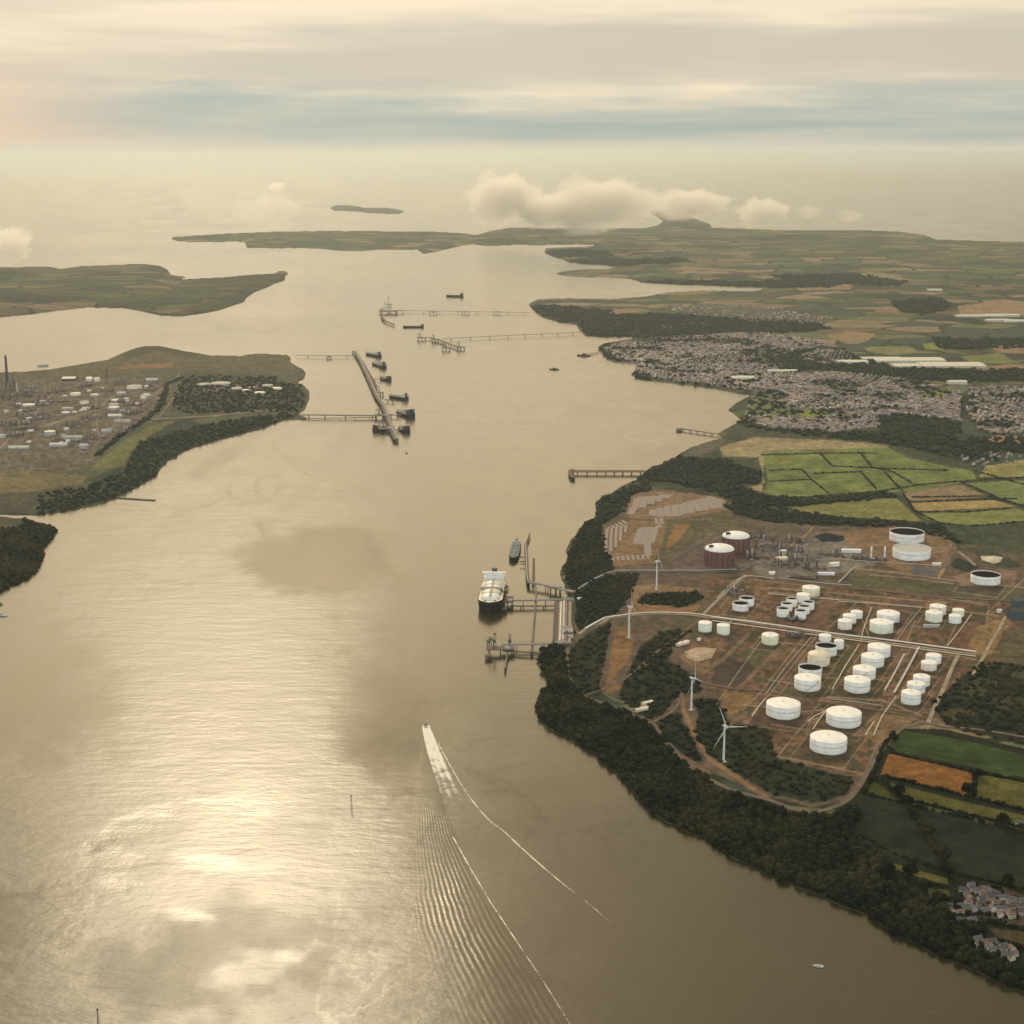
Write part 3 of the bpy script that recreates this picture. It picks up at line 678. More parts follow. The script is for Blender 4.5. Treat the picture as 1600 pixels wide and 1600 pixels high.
def hgt(u, v):
    i = min(max(v - V0, 0), RH - 1.01); j = min(max(u - U0, 0), RW - 1.01)
    a, b = int(i), int(j); fi, fj = i - a, j - b
    return float((HT[a, b] * (1 - fj) + HT[a, b + 1] * fj) * (1 - fi) + (HT[a + 1, b] * (1 - fj) + HT[a + 1, b + 1] * fj) * fi)

def G(u, v, dz=0.0):
    z = max(hgt(u, v), 0.0)
    x, y, _ = place(u, v, z)
    return Vector((float(x), float(y), z + dz))

def S(u, v, z=0.0):
    x, y, _ = place(u, v, z); return Vector((float(x), float(y), z))

def G_np(u, v):
    i = np.clip(np.round(v - V0).astype(int), 0, RH - 1); j = np.clip(np.round(u - U0).astype(int), 0, RW - 1)
    z = np.maximum(HT[i, j], 0.2)
    return place(u, v, z)

# ------------------------------------------------------------------ water
# wind lanes and slicks: how ruffled the surface is, 0 = glassy, 1 = ruffled
us = np.concatenate([np.linspace(-6000, -400, 40), np.arange(-380, 1990, 6), np.linspace(2000, 7600, 40)])
vs = np.concatenate([238 + 4.2 * 1.12 ** np.arange(0, 24), np.arange(302, 1740, 5), np.linspace(1750, 6000, 60)])
wu, wv = np.meshgrid(us, vs)
def blob(u, v, cu, cv, ru, rv, rot=0.0, sharp=1.0, jag=0.35):
    c, s = math.cos(rot), math.sin(rot)
    n = fbm(u / 45.0, v / 22.0, int(cu) % 50, 4) - 0.5
    a = ((u - cu) * c + (v - cv) * s) / ru; b = (-(u - cu) * s + (v - cv) * c) / rv
    d = np.sqrt(a * a + b * b) + n * jag * 2
    return 1 / (1 + np.exp((d - 1) * 6 * sharp))
# world-space large patches plus the traced ones
wx, wy = place(wu, np.maximum(wv, 239.0))[:2]
edge = 640 - (wv - 1050) * 0.02 + 40 * np.sin(wv / 60.0)
left = 1 / (1 + np.exp((wu - np.where(wv > 800, np.interp(wv, [800, 950, 1080, 1180, 1300, 1600], [640, 560, 590, 520, 600, 760]), 700) + 90 * (fbm(wu / 60.0, wv / 26.0, 4, 5) - 0.5)) / 26.0))
rip = 0.42 + 0.30 * left * np.clip((wv - 700) / 300.0, 0, 1)
rip += 0.18 * (fbm(wx / 420.0, wy / 900.0, 33, 5) - 0.5) * 2
rip -= 0.42 * blob(wu, wv, 505, 872, 110, 50, 0.10, 1.6, 0.5) * 1.25
rip -= 0.30 * blob(wu, wv, 590, 1110, 85, 95, -0.35, 1.0)
rip -= 0.35 * 1.3 * blob(wu, wv, 60, 1080, 150, 110, 0.35, 0.8)
rip -= 0.30 * blob(wu, wv, 175, 1350, 46, 30, 0.5, 1.0, 0.7)
rip -= 0.25 * blob(wu, wv, 225, 1280, 75, 14, -0.45, 1.0, 0.8)
rip -= 0.26 * blob(wu, wv, 30, 1440, 110, 60, -0.2, 1.2, 0.6)
rip -= 0.22 * blob(wu, wv, 340, 720, 60, 12, -0.5, 1.2, 0.7)
rip -= 0.30 * blob(wu, wv, 305, 1432, 34, 13, 0.1, 1.2, 0.8)
rip -= 0.18 * blob(wu, wv, 330, 1352, 50, 12, 0.1, 1.2, 0.8)
rip -= 0.22 * blob(wu, wv, 400, 1510, 60, 24, -0.2, 1.0, 0.8)
rip -= 0.2 * blob(wu, wv, 375, 1262, 60, 24, -0.1, 1.0, 0.8)
rip += 0.22 * blob(wu, wv, 330, 1500, 190, 80, -0.2, 1.0, 0.6)
rip = np.clip(rip, 0.0, 1.0)
me = npmesh('water', np.stack([wx.ravel(), wy.ravel(), np.zeros(wu.size)], 1),
            (lambda n, m: np.stack([(np.arange(m - 1)[:, None] * n + np.arange(n - 1)[None] + n).ravel(), (np.arange(m - 1)[:, None] * n + np.arange(n - 1)[None] + n + 1).ravel(),
                                    (np.arange(m - 1)[:, None] * n + np.arange(n - 1)[None] + 1).ravel(), (np.arange(m - 1)[:, None] * n + np.arange(n - 1)[None]).ravel()], 1))(len(us), len(vs)), False)
vattr(me, 'ruffle', np.stack([rip.ravel()] * 3 + [np.ones(rip.size)], 1))
wm = bpy.data.materials.new('sea_water'); wm.use_nodes = True
t = NT(wm.node_tree); b = t.n['Principled BSDF']
pos = t.node('ShaderNodeNewGeometry').outputs['Position']
ra = t.node('ShaderNodeAttribute'); ra.attribute_name = 'ruffle'
silt = t.noise(pos, 0.0011, 4, 0.55)
t.put(b.inputs['Base Color'], t.mix(t.mr(silt, 0.35, 0.65), (0.024, 0.023, 0.011), (0.037, 0.028, 0.013)))
b.inputs['IOR'].default_value = 1.333
ruf = t.m('ADD', ra.outputs['Fac'], t.m('MULTIPLY', t.m('SUBTRACT', t.noise(t.mapping(pos, rot=(0, 0, 0.2), scale=(1, 0.45, 1)), 0.010, 6, 0.62), 0.5), 0.45))
fil = t.noise(t.mapping(pos, rot=(0, 0, R(-28)), scale=(1, 0.5, 1)), 0.0021, 3, 0.5, dist=1.4)
line = t.mr(t.m('ABSOLUTE', t.m('SUBTRACT', fil, 0.5)), 0.0, 0.022, 1, 0)
line = t.m('MULTIPLY', line, t.mr(t.noise(pos, 0.0012, 3, 0.6), 0.48, 0.62))
fil2 = t.noise(t.mapping(pos, loc=(300, 90, 0), rot=(0, 0, R(35)), scale=(1, 0.4, 1)), 0.0045, 4, 0.55, dist=1.0)
line2 = t.mr(t.m('ABSOLUTE', t.m('SUBTRACT', fil2, 0.5)), 0.0, 0.03, 1, 0)
line2 = t.m('MULTIPLY', line2, t.mr(t.noise(t.mapping(pos, loc=(900, 0, 0)), 0.0016, 3, 0.6), 0.5, 0.62))
ruf2 = t.m('SUBTRACT', ruf, t.m('ADD', t.m('MULTIPLY', line, 0.22), t.m('MULTIPLY', line2, 0.15)))
t.put(b.inputs['Roughness'], t.m('MAXIMUM', t.m('ADD', t.m('MULTIPLY', ruf2, 0.32), 0.075), 0.05))
wv1 = t.noise(t.mapping(pos, rot=(0, 0, R(20)), scale=(0.5, 1.0, 1)), 0.085, 5, 0.62)
wv2 = t.noise(t.mapping(pos, rot=(0, 0, R(-12)), scale=(0.35, 1.0, 1)), 0.022, 4, 0.6)
hgtw = t.m('ADD', t.m('MULTIPLY', wv1, 0.8), t.m('MULTIPLY', wv2, 2.2))
hgtw = t.m('MULTIPLY', hgtw, t.mr(ruf, 0.1, 0.9, 0.18, 1.3, False))
cd = t.node('ShaderNodeCameraData')
bmp = t.node('ShaderNodeBump'); bmp.inputs['Distance'].default_value = 1.0
bmp.inputs['Strength'].default_value = 0.42
t.put(bmp.inputs['Height'], hgtw); t.l.new(bmp.outputs[0], b.inputs['Normal'])
t.n.remove(cd)
sea = link('water', me, None, wm); tag(sea, kind='structure')
mb = MB(); mb.lathe([(395000, -0.6), (1.0, -0.6)], 64, sm=False); 
bk = mb.build('water_beyond', wm); tag(bk, kind='structure')

# ------------------------------------------------------------------ haze: the air over the whole scene
hz = MB().box(-450000, 450000, -450000, 450000, -12, 930).build('haze', None)
hm = bpy.data.materials.new('haze_air'); hm.use_nodes = True
hm.node_tree.nodes.clear(); t = NT(hm.node_tree)
pv = t.node('ShaderNodeVolumePrincipled')
pv.inputs['Color'].default_value = (0.78, 0.88, 0.93, 1)
pv.inputs['Density'].default_value = 1.5e-5
pv.inputs['Anisotropy'].default_value = 0.6
out = t.node('ShaderNodeOutputMaterial'); t.l.new(pv.outputs[0], out.inputs['Volume'])
hz.data.materials.append(hm)
tag(hz, 'pale warm haze filling the air over the sea and land', 'haze', kind='stuff')

# ================================================================== ROADS
def smooth_line(pts, step=5.0):
    out = []
    for k in range(len(pts) - 1):
        p0 = pts[max(k - 1, 0)]; p1 = pts[k]; p2 = pts[k + 1]; p3 = pts[min(k + 2, len(pts) - 1)]
        n = max(int(math.hypot(p2[0] - p1[0], p2[1] - p1[1]) / step), 1)
        for i in range(n):
            s = i / n
            out.append(tuple(0.5 * (2 * p1[a] + (p2[a] - p0[a]) * s + (2 * p0[a] - 5 * p1[a] + 4 * p2[a] - p3[a]) * s * s + (3 * p1[a] - p0[a] - 3 * p2[a] + p3[a]) * s ** 3) for a in (0, 1)))
    out.append(pts[-1])
    return out

def ribbon(pts, width, off, hf=G, nx=4):
    """flat strip along a ground line, split across its width so that it follows the ground"""
    P = [hf(*p) for p in pts]
    vs, fs = [], []
    for i, p in enumerate(P):
        a = P[max(i - 1, 0)]; b = P[min(i + 1, len(P) - 1)]
        d = Vector((b.x - a.x, b.y - a.y, 0)).normalized(); n = Vector((-d.y, d.x, 0))
        w_ = width if not callable(width) else width(i / (len(P) - 1))
        for k in range(nx + 1):
            q = p + n * w_ * (k / nx - 0.5); vs.append((q.x, q.y, p.z + off))
    m = nx + 1
    for i in range(len(P) - 1):
        for k in range(nx): fs.append((i * m + k, i * m + k + 1, (i + 1) * m + k + 1, (i + 1) * m + k))
    return vs, fs

M = {}
M['road_dirt'] = mat_('road_dirt', (0.155, 0.115, 0.082), 0.95, 0.35, nscale=0.05)
M['road_pale'] = mat_('road_pale', (0.34, 0.275, 0.20), 0.95, 0.3, nscale=0.05)
M['asphalt'] = mat_('asphalt', (0.13, 0.11, 0.09), 0.95, 0.25, nscale=0.05)
ROADS = [
 ('road', [(905,992),(893,1004),(886,1018),(885,1035),(887,1055),(896,1072),(910,1087),(930,1095),(950,1102),(975,1111),(1000,1122),(1012,1130),(1025,1142),(1037,1156),(1050,1170),(1062,1184),(1075,1195),(1092,1208),(1112,1220),(1130,1229),(1150,1237),(1175,1244),(1200,1250),(1232,1262),(1262,1270),(1283,1268),(1302,1262),(1325,1250),(1345,1225),(1354,1212),(1362,1194),(1368,1183),(1377,1172),(1395,1150),(1412,1137),(1430,1132),(1450,1130),(1475,1135),(1540,1142),(1600,1152),(1680,1165)], 9, 'road_dirt'),
 ('road', [(905,991),(915,983),(925,977),(938,975),(948,968),(962,965),(1012,960),(1045,960),(1075,961),(1112,966),(1160,972),(1200,978),(1250,985),(1300,993),(1345,999),(1390,1005),(1450,1013),(1525,1023)], 8, 'road_pale'),
 ('road', [(897,927),(910,917),(950,897),(975,894),(1025,894),(1075,894),(1125,894),(1155,892),(1172,885),(1185,880)], 8, 'asphalt'),
 ('road', [(1098,962),(1120,940),(1145,917),(1165,899)], 8, 'road_pale'),
 ('road', [(910,1088),(935,1080),(960,1068),(975,1062),(1000,1042),(1020,1025),(1035,1012),(1060,996),(1078,980),(1092,968)], 5, 'road_dirt'),
 ('road', [(897,927),(892,938),(894,955),(897,975),(905,992)], 7, 'road_dirt'),
 ('road', [(1020,1130),(1033,1122),(1050,1112),(1062,1097),(1066,1086)], 5, 'road_dirt'),
 ('road', [(1200,907),(1250,911),(1307,917),(1380,924),(1450,932),(1520,936),(1600,941),(1680,948)], 8, 'road_dirt'),
 ('road', [(1450,1130),(1462,1102),(1475,1075),(1487,1045),(1497,1024)], 7, 'road_pale'),
 ('road', [(1520,1055),(1535,1030),(1548,1005),(1560,985),(1572,962)], 6, 'road_pale'),
 ('road', [(1095,1067),(1120,1072),(1150,1077),(1200,1081),(1250,1092),(1300,1100),(1350,1107),(1400,1115),(1450,1124)], 6, 'road_dirt'),
 ('road', [(1045,878),(1065,866),(1085,854),(1110,840),(1122,834)], 6, 'asphalt'),
 ('road', [(1497,862),(1510,872),(1524,884)], 7, 'road_pale'),
 ('road', [(1475,888),(1482,872),(1492,856),(1480,842),(1460,834)], 9, 'road_dirt'),
]
RC = {}
for nm, pts, wd, mt in ROADS:
    vs, fs = ribbon(smooth_line(pts), wd, 0.9)
    me = bpy.data.meshes.new('road'); me.from_pydata(vs, [], fs); me.update()
    tag(link('road', me, None, M[mt]), kind='structure')

# ================================================================== WOODS, HEDGES, TREES
def proj0(x, y):
    d = y * CP + CAM_H * SP
    return 800 + FPX * x / d, 800 - FPX * (y * SP - CAM_H * CP) / d

def scatter(poly, spacing, jit=0.75, frac=1.0, inset=None):
    p = ext(poly)
    X, Y, _ = place(p[:, 0], p[:, 1])
    gx, gy = np.meshgrid(np.arange(X.min(), X.max(), spacing), np.arange(Y.min(), Y.max(), spacing))
    gx = gx + (rng.random(gx.shape) - 0.5) * spacing * jit * 1.6; gy = gy + (rng.random(gy.shape) - 0.5) * spacing * jit * 1.6
    u, v = proj0(gx.ravel(), gy.ravel())
    du = (fbm(u / 9.0, v / 6.0, 5, 3) - 0.5) * 6; dv = (fbm(u / 9.0, v / 6.0, 9, 3) - 0.5) * 6
    k = fill(poly, UU_=u + du, VV_=v + dv) & (rng.random(u.shape) < frac)
    u, v = u[k], v[k]
    i = np.clip(np.round(v - V0).astype(int), 0, RH - 1); j = np.clip(np.round(u - U0).astype(int), 0, RW - 1)
    ok = HT[i, j] > 1.5
    return u[ok], v[ok]

def along(pts, spacing_m):
    U, Vv = [], []
    for (a, b), (c, d) in zip(pts[:-1], pts[1:]):
        A = S(a, b); B = S(c, d); n = max(int((B - A).length / spacing_m), 1)
        s = (np.arange(n) + rng.random(n)) / n
        U.append(a + (c - a) * s); Vv.append(b + (d - b) * s)
    return np.concatenate(U), np.concatenate(Vv)

def ico(sub):
    bm = bmesh.new(); bmesh.ops.create_icosphere(bm, subdivisions=sub, radius=1.0)
    v = np.array([x.co[:] for x in bm.verts]); f = np.array([[q.index for q in x.verts] for x in bm.faces]); bm.free()
    return v, f

def crown_template(sub, clumps, seed):
    r = np.random.default_rng(seed)
    v, f = ico(sub)
    n = 1 + 0.55 * (fbm(v[:, 0] * 1.7 + seed * 3.1 + 9, v[:, 1] * 1.7 + v[:, 2] * 1.3 + 7, seed, 3) - 0.5) * 2 + 0.10 * (r.random(len(v)) - 0.5)
    v = v * n[:, None]; v[:, 2] = np.where(v[:, 2] < 0, v[:, 2] * 0.55, v[:, 2])
    if clumps:
        d = r.normal(size=(clumps, 3)); d /= np.linalg.norm(d, axis=1)[:, None]; d[:, 2] = np.abs(d[:, 2]) * 1.1 - 0.25
        c = d * (0.80 + 0.40 * r.random((clumps, 1)))
        t = r.normal(size=(clumps, 3, 3)) * 0.20
        tv = (c[:, None, :] + t).reshape(-1, 3)
        f = np.concatenate([f, len(v) + np.arange(clumps * 3).reshape(-1, 3)]); v = np.concatenate([v, tv])
    return v, f

T_NEAR = [crown_template(2, 90, s) for s in range(6)]
T_MID = [crown_template(2, 24, 20 + s) for s in range(5)]
T_FAR = [crown_template(1, 10, 40 + s) for s in range(4)]

def crowns(name, u, v, temps, rmin, rmax, label, mat, squash=(0.8, 1.25), sink=0.25):
    if len(u) == 0: return None
    x, y, z = G_np(u, v)
    n = len(u); kind = rng.integers(0, len(temps), n)
    rad = rmin + (rmax - rmin) * rng.random(n) ** 1.3
    hgt_ = rad * (squash[0] + (squash[1] - squash[0]) * rng.random(n))
    th = rng.random(n) * 6.28; tint = rng.random(n)
    VS, FS, TS = [], [], []; base = 0
    for k, (tv, tf) in enumerate(temps):
        s = kind == k; m = s.sum()
        if not m: continue
        c, sn = np.cos(th[s])[:, None], np.sin(th[s])[:, None]
        X = x[s][:, None] + rad[s][:, None] * (tv[None, :, 0] * c - tv[None, :, 1] * sn)
        Y = y[s][:, None] + rad[s][:, None] * (tv[None, :, 0] * sn + tv[None, :, 1] * c)
        Z = z[s][:, None] + hgt_[s][:, None] * (tv[None, :, 2] + 0.55 - sink)
        VS.append(np.stack([X, Y, Z], 2).reshape(-1, 3))
        FS.append((tf[None] + (np.arange(m) * len(tv))[:, None, None]).reshape(-1, 3) + base)
        TS.append(np.repeat(tint[s], len(tv))); base += m * len(tv)
    me = npmesh(name, np.concatenate(VS), np.concatenate(FS))
    t_ = np.concatenate(TS); vattr(me, 'tint', np.stack([t_, t_, t_, np.ones_like(t_)], 1))
    o = link(name, me, None, mat); tag(o, label, name.replace('_', ' '), kind='stuff')
    return o

def leaf_mat(name, a, b, c):
    m = bpy.data.materials.new(name); m.use_nodes = True; t = NT(m.node_tree); p = t.n['Principled BSDF']
    p.inputs['Roughness'].default_value = 0.9; p.inputs['Specular IOR Level'].default_value = 0.1
    at = t.node('ShaderNodeAttribute'); at.attribute_name = 'tint'
    ps = t.node('ShaderNodeNewGeometry').outputs['Position']
    n = t.noise(ps, 0.35, 3, 0.6)
    cc = t.mix(t.mr(at.outputs['Fac'], 0.0, 1.0, 0, 1, False), a, b)
    cc = t.mix(t.mr(t.noise(ps, 0.01, 3, 0.6), 0.45, 0.65), cc, c)
    t.put(p.inputs['Base Color'], t.mix(1.0, cc, t.mr(n, 0.3, 0.7, 0.55, 1.4), 'MULTIPLY'))
    return m
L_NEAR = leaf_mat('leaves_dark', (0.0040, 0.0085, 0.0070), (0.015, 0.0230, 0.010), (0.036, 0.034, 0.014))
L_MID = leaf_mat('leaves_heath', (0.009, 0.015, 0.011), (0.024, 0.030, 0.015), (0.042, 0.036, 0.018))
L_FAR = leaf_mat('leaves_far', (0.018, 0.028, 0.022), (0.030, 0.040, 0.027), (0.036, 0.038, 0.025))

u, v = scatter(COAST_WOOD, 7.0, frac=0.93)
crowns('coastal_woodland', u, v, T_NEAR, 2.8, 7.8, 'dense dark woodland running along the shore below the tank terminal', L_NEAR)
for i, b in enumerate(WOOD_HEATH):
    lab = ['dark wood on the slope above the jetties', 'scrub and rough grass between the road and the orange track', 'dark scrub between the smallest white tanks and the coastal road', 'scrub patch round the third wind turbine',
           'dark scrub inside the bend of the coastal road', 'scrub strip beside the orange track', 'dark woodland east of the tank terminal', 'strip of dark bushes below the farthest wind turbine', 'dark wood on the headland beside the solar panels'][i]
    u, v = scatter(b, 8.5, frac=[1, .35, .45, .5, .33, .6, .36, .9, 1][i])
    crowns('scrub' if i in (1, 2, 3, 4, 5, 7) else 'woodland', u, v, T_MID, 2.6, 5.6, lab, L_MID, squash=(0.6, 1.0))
labs = ['tree belt between the lime green fields and the terminal', 'tree belt behind the process plant and the great tanks', 'woodland on the shore beside the lattice pier', 'trees on the point north of the solar panels']
for i, b in enumerate(FAR_WOODS):
    u, v = scatter(b, 12, frac=0.85)
    crowns('woodland', u, v, T_FAR, 4.5, 9, labs[i], L_FAR, squash=(0.6, 1.0))
UF, VF = [], []
for b in BELTS:
    u, v = scatter(b, 19, frac=0.8); UF.append(u); VF.append(v)
for b, f in ((TOWN_A, 0.10), (TOWN_B, 0.10), (TOWN_C, 0.12)):
    u, v = scatter(b, 17, frac=f * 2.8); UF.append(u); VF.append(v)
crowns('distant_woodland', np.concatenate(UF), np.concatenate(VF), T_FAR, 6, 12, 'far belts of trees around the town and along the inlets', L_FAR, squash=(0.5, 0.85))
# rough woodland in the refinery headland
u1, v1 = scatter([(60,806),(94,800),(187,775),(246,740),(281,708),(312,695),(406,668),(470,648),(440,645),(330,662),(220,690),(195,735),(150,755),(60,775)], 14, frac=0.62)
u2, v2 = scatter([(280,600),(300,586),(430,590),(440,600),(470,600),(480,620),(470,642),(300,646),(268,640)], 16, frac=0.5)
u3, v3 = along([(150,712),(190,680),(230,655),(250,635),(262,600),(285,590)], 8)
crowns('woodland', np.concatenate([u1, u2, u3 + rng.normal(size=len(u3)) * 2]), np.concatenate([v1, v2, v3]), T_FAR, 4.5, 8.5, 'dark woodland on the slope in front of the refinery', L_FAR, squash=(0.6, 1.0))
u, v = scatter([(-62,826),(30,826),(40,812),(90,828),(76,851),(64,880),(47,904),(0,929),(-62,950)], 10, frac=0.95)
crowns('woodland', u, v, T_MID, 4, 7.5, 'dark wood covering the small headland at the left edge', L_NEAR, squash=(0.7, 1.1))
# hedges
UH, VH = [], []
for h in NEAR_HEDGES:
    u, v = along(h, 4.0); k = rng.random(len(u)) < 0.85; UH.append(u[k]); VH.append(v[k])
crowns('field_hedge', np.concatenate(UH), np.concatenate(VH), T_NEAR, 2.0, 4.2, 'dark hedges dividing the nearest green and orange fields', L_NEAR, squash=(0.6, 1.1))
UH, VH = [], []
for h in HEDGES:
    u, v = along(h, 7.0); k = rng.random(len(u)) < 0.8; UH.append(u[k]); VH.append(v[k])
crowns('field_hedge', np.concatenate(UH), np.concatenate(VH), T_FAR, 2.2, 4.6, 'dark hedges dividing the lime green fields', L_FAR, squash=(0.5, 0.9))

# single trees one can tell apart in the near fields
M['bark'] = mat_('bark', (0.07, 0.05, 0.035), 0.9, 0.3, nscale=2)
def tree_proto():
    root = empty('tree', (0, 0, 0))
    tv, tf = crown_template(3, 420, 77)
    tv = tv * np.array([5.2, 5.2, 5.0]) + np.array([0, 0, 7.0])
    me = npmesh('crown', tv, tf); c = np.full((len(tv), 4), 0.3, np.float32); vattr(me, 'tint', c)
    link('crown', me, root, L_NEAR)
    mb = MB(); mb.bar((0, 0, -1), (0.2, 0.1, 5.5), 0.55, 0.32, 8)
    for a in range(5):
        t_ = a * 1.26 + 0.3; mb.bar((0.2, 0.1, 3.6 + 0.3 * a), (0.2 + 2.6 * math.cos(t_), 0.1 + 2.6 * math.sin(t_), 7.0 + 0.3 * a), 0.22, 0.08, 6)
    mb.build('trunk', M['bark'], root)
    return root

def copy_tree(o, parent=None):
    c = o.copy(); COL.objects.link(c); c.parent = parent
    for ch in KIDS.get(o.name, []): copy_tree(ch, c)
    return c
KIDS = {}
def note_kids(o):
    KIDS[o.name] = [x for x in COL.objects if x.parent is o]
    for x in KIDS[o.name]: note_kids(x)

tp = tree_proto(); note_kids(tp)
TREES = [(1450,1306,1.5,'large round tree standing alone in the dark green field'), (1474,1345,1.5,'round tree near the lower hedge of the dark green field'), (1511,1244,1.4,'round tree at the lower right corner of the orange field'),
 (1529,1216,1.2,'tree at the upper right corner of the orange field'), (1405,1243,1.3,'tree where the hedge bends below the orange field'), (1418,1262,1.3,'tree on the upper hedge of the dark green field'),
 (1480,1367,1.3,'tree at the end of the hedge above the village'), (1386,1368,1.5,'tree at the left end of the small olive field'), (1421,1372,1.5,'larger tree in front of the small olive field'), (1467,1412,1.4,'dark tree left of the village'),
 (1567,1292,1.5,'bushy tree beside the white farmhouse at the right edge'), (1575,1386,1.2,'tree on the hedge right above the village'), (1398,1160,1.1,'tree at the pointed left end of the bright green field'), (1363,1225,1.2,'tree between the road bend and the olive strip')]
for k, (u, v, s, lab) in enumerate(TREES):
    o = tp if k == 0 else copy_tree(tp)
    o.location = G(u, v); o.rotation_euler.z = k * 1.7; o.scale = (s, s, s * (0.9 + 0.1 * (k % 3)))
    tag(o, lab, 'tree', 'single trees in the near fields')

# ================================================================== HOUSES
def house_arrays(n, L, W, H, RHt):
    """triangulated gable houses: 8 wall + 2 gable + 6 roof vertices"""
    o = 0.4
    tv = np.zeros((n, 16, 3))
    sx = np.array([-1, 1, 1, -1, -1, 1, 1, -1]); sy = np.array([-1, -1, 1, 1, -1, -1, 1, 1]); sz = np.array([0, 0, 0, 0, 1, 1, 1, 1])
    tv[:, :8, 0] = sx * L[:, None] / 2; tv[:, :8, 1] = sy * W[:, None] / 2; tv[:, :8, 2] = np.where(sz == 1, H[:, None], -2.0)
    tv[:, 8, 0] = -L / 2; tv[:, 9, 0] = L / 2; tv[:, 8, 2] = tv[:, 9, 2] = H + RHt * 0.93
    for k, (a, b, top) in enumerate([(-1, -1, 0), (1, -1, 0), (-1, 0, 1), (1, 0, 1), (-1, 1, 0), (1, 1, 0)]):
        tv[:, 10 + k, 0] = a * (L / 2 + o); tv[:, 10 + k, 1] = b * (W / 2 + o); tv[:, 10 + k, 2] = H + (RHt if top else -0.15)
    f = [(0, 1, 5), (0, 5, 4), (1, 2, 6), (1, 6, 5), (2, 3, 7), (2, 7, 6), (3, 0, 4), (3, 4, 7), (3 + 4, 4, 8), (5, 6, 9), (10, 11, 13), (10, 13, 12), (12, 13, 15), (12, 15, 14)]
    return tv, np.array(f)

WALLC = np.array([(0.62, 0.58, 0.50), (0.70, 0.66, 0.58), (0.40, 0.33, 0.26), (0.30, 0.18, 0.13), (0.55, 0.45, 0.34), (0.34, 0.22, 0.17)])
ROOFC = np.array([(0.13, 0.115, 0.11), (0.17, 0.13, 0.11), (0.21, 0.13, 0.09), (0.10, 0.095, 0.095), (0.24, 0.17, 0.13), (0.30, 0.27, 0.24)])
hm_ = bpy.data.materials.new('house_paint'); hm_.use_nodes = True; t = NT(hm_.node_tree); p = t.n['Principled BSDF']
at = t.node('ShaderNodeAttribute'); at.attribute_name = 'paint'; t.put(p.inputs['Base Color'], at.outputs['Color']); p.inputs['Roughness'].default_value = 0.7
H_MAT = hm_

def town_spots(poly, seed, plot=15.0, street=36.0, frac=0.8, hole=()):
    """plots along both sides of streets, the street grid turning from district to district"""
    r = np.random.default_rng(seed); p = np.array(poly, float); X, Y, _ = place(p[:, 0], p[:, 1])
    cx, cy = X.mean(), Y.mean(); R_ = max(np.ptp(X), np.ptp(Y)) * 0.75
    res = []
    nd = max(int(np.ptp(X) * np.ptp(Y) / 250.0 ** 2), 3)
    cen = np.stack([r.uniform(X.min(), X.max(), nd), r.uniform(Y.min(), Y.max(), nd)], 1); ang = r.uniform(-0.7, 0.7, nd) + (r.random(nd) < 0.4) * 1.57
    for k in range(nd):
        a = np.arange(-520, 520, plot); b_ = np.arange(-520, 520, street)
        A, B = np.meshgrid(a, b_)
        for side in (-9.5, 9.5):
            px_ = A + r.normal(size=A.shape) * 1.2; py_ = B + side + r.normal(size=A.shape) * 1.0 + 10 * np.sin(A / 120.0 + k)
            wx_ = cen[k, 0] + px_ * math.cos(ang[k]) - py_ * math.sin(ang[k]); wy_ = cen[k, 1] + px_ * math.sin(ang[k]) + py_ * math.cos(ang[k])
            d = (wx_[..., None] - cen[:, 0]) ** 2 + (wy_[..., None] - cen[:, 1]) ** 2
            near = d.argmin(-1) == k
            u_, v_ = proj0(wx_, wy_)
            ok = near & fill(poly, UU_=u_, VV_=v_) & (r.random(A.shape) < frac)
            green = fbm(wx_ / 160.0, wy_ / 160.0, seed + 3, 3) < 0.61
            ok &= green
            for h in hole: ok &= ~fill(h, UU_=u_, VV_=v_)
            res.append(np.stack([u_[ok], v_[ok], np.full(ok.sum(), ang[k])], 1))
    return np.concatenate(res)

HOLES = [[(1170,625),(1190,618),(1250,640),(1300,652),(1285,657),(1200,650),(1172,655)],[(1440,612),(1470,608),(1490,616),(1465,624),(1442,622)],[(1370,652),(1400,648),(1480,655),(1500,665),(1490,690),(1420,688),(1375,676)],
         [(1135,595),(1145,586),(1190,585),(1190,598),(1150,606)]]
spots = np.concatenate([town_spots(TOWN_A, 1, 15, 36, 0.72, HOLES), town_spots(TOWN_B, 2, 13, 34, 0.84, HOLES), town_spots(TOWN_C, 3, 14, 36, 0.72, HOLES), town_spots(TOWN_D, 4, 24, 60, 0.35),
    town_spots([(1490,716),(1560,706),(1720,710),(1720,735),(1600,722),(1520,728)], 5, 22, 45, 0.35)])
i = np.clip(np.round(spots[:, 1] - V0).astype(int), 0, RH - 1); j = np.clip(np.round(spots[:, 0] - U0).astype(int), 0, RW - 1)
spots = spots[HT[i, j] > 4]
VIEW = (spots[:, 0] > -5) & (spots[:, 0] < 1605)
order = np.argsort(-spots[:, 1] * VIEW)
spots = spots[order]
N_VILLAGE = 48
n_ind = 300 - N_VILLAGE
n = len(spots); L = 7 + 4 * rng.random(n); terr = rng.random(n) < 0.22; L = np.where(terr, L * 1.9, L)
W_ = 6 + 2 * rng.random(n); Hh = 4.6 + 1.6 * rng.random(n); Rr = 2.2 + 1.4 * rng.random(n)
tv, tf = house_arrays(n, L, W_, Hh, Rr)
wc = WALLC[rng.integers(0, 6, n)] * (0.5 + 0.22 * rng.random((n, 1))); rc = ROOFC[rng.integers(0, 6, n)] * (1.0 + 0.5 * rng.random((n, 1)))
colr = np.ones((n, 16, 4)); colr[:, :10, :3] = wc[:, None]; colr[:, 10:, :3] = rc[:, None]
X, Y, Z = G_np(spots[:, 0], spots[:, 1])
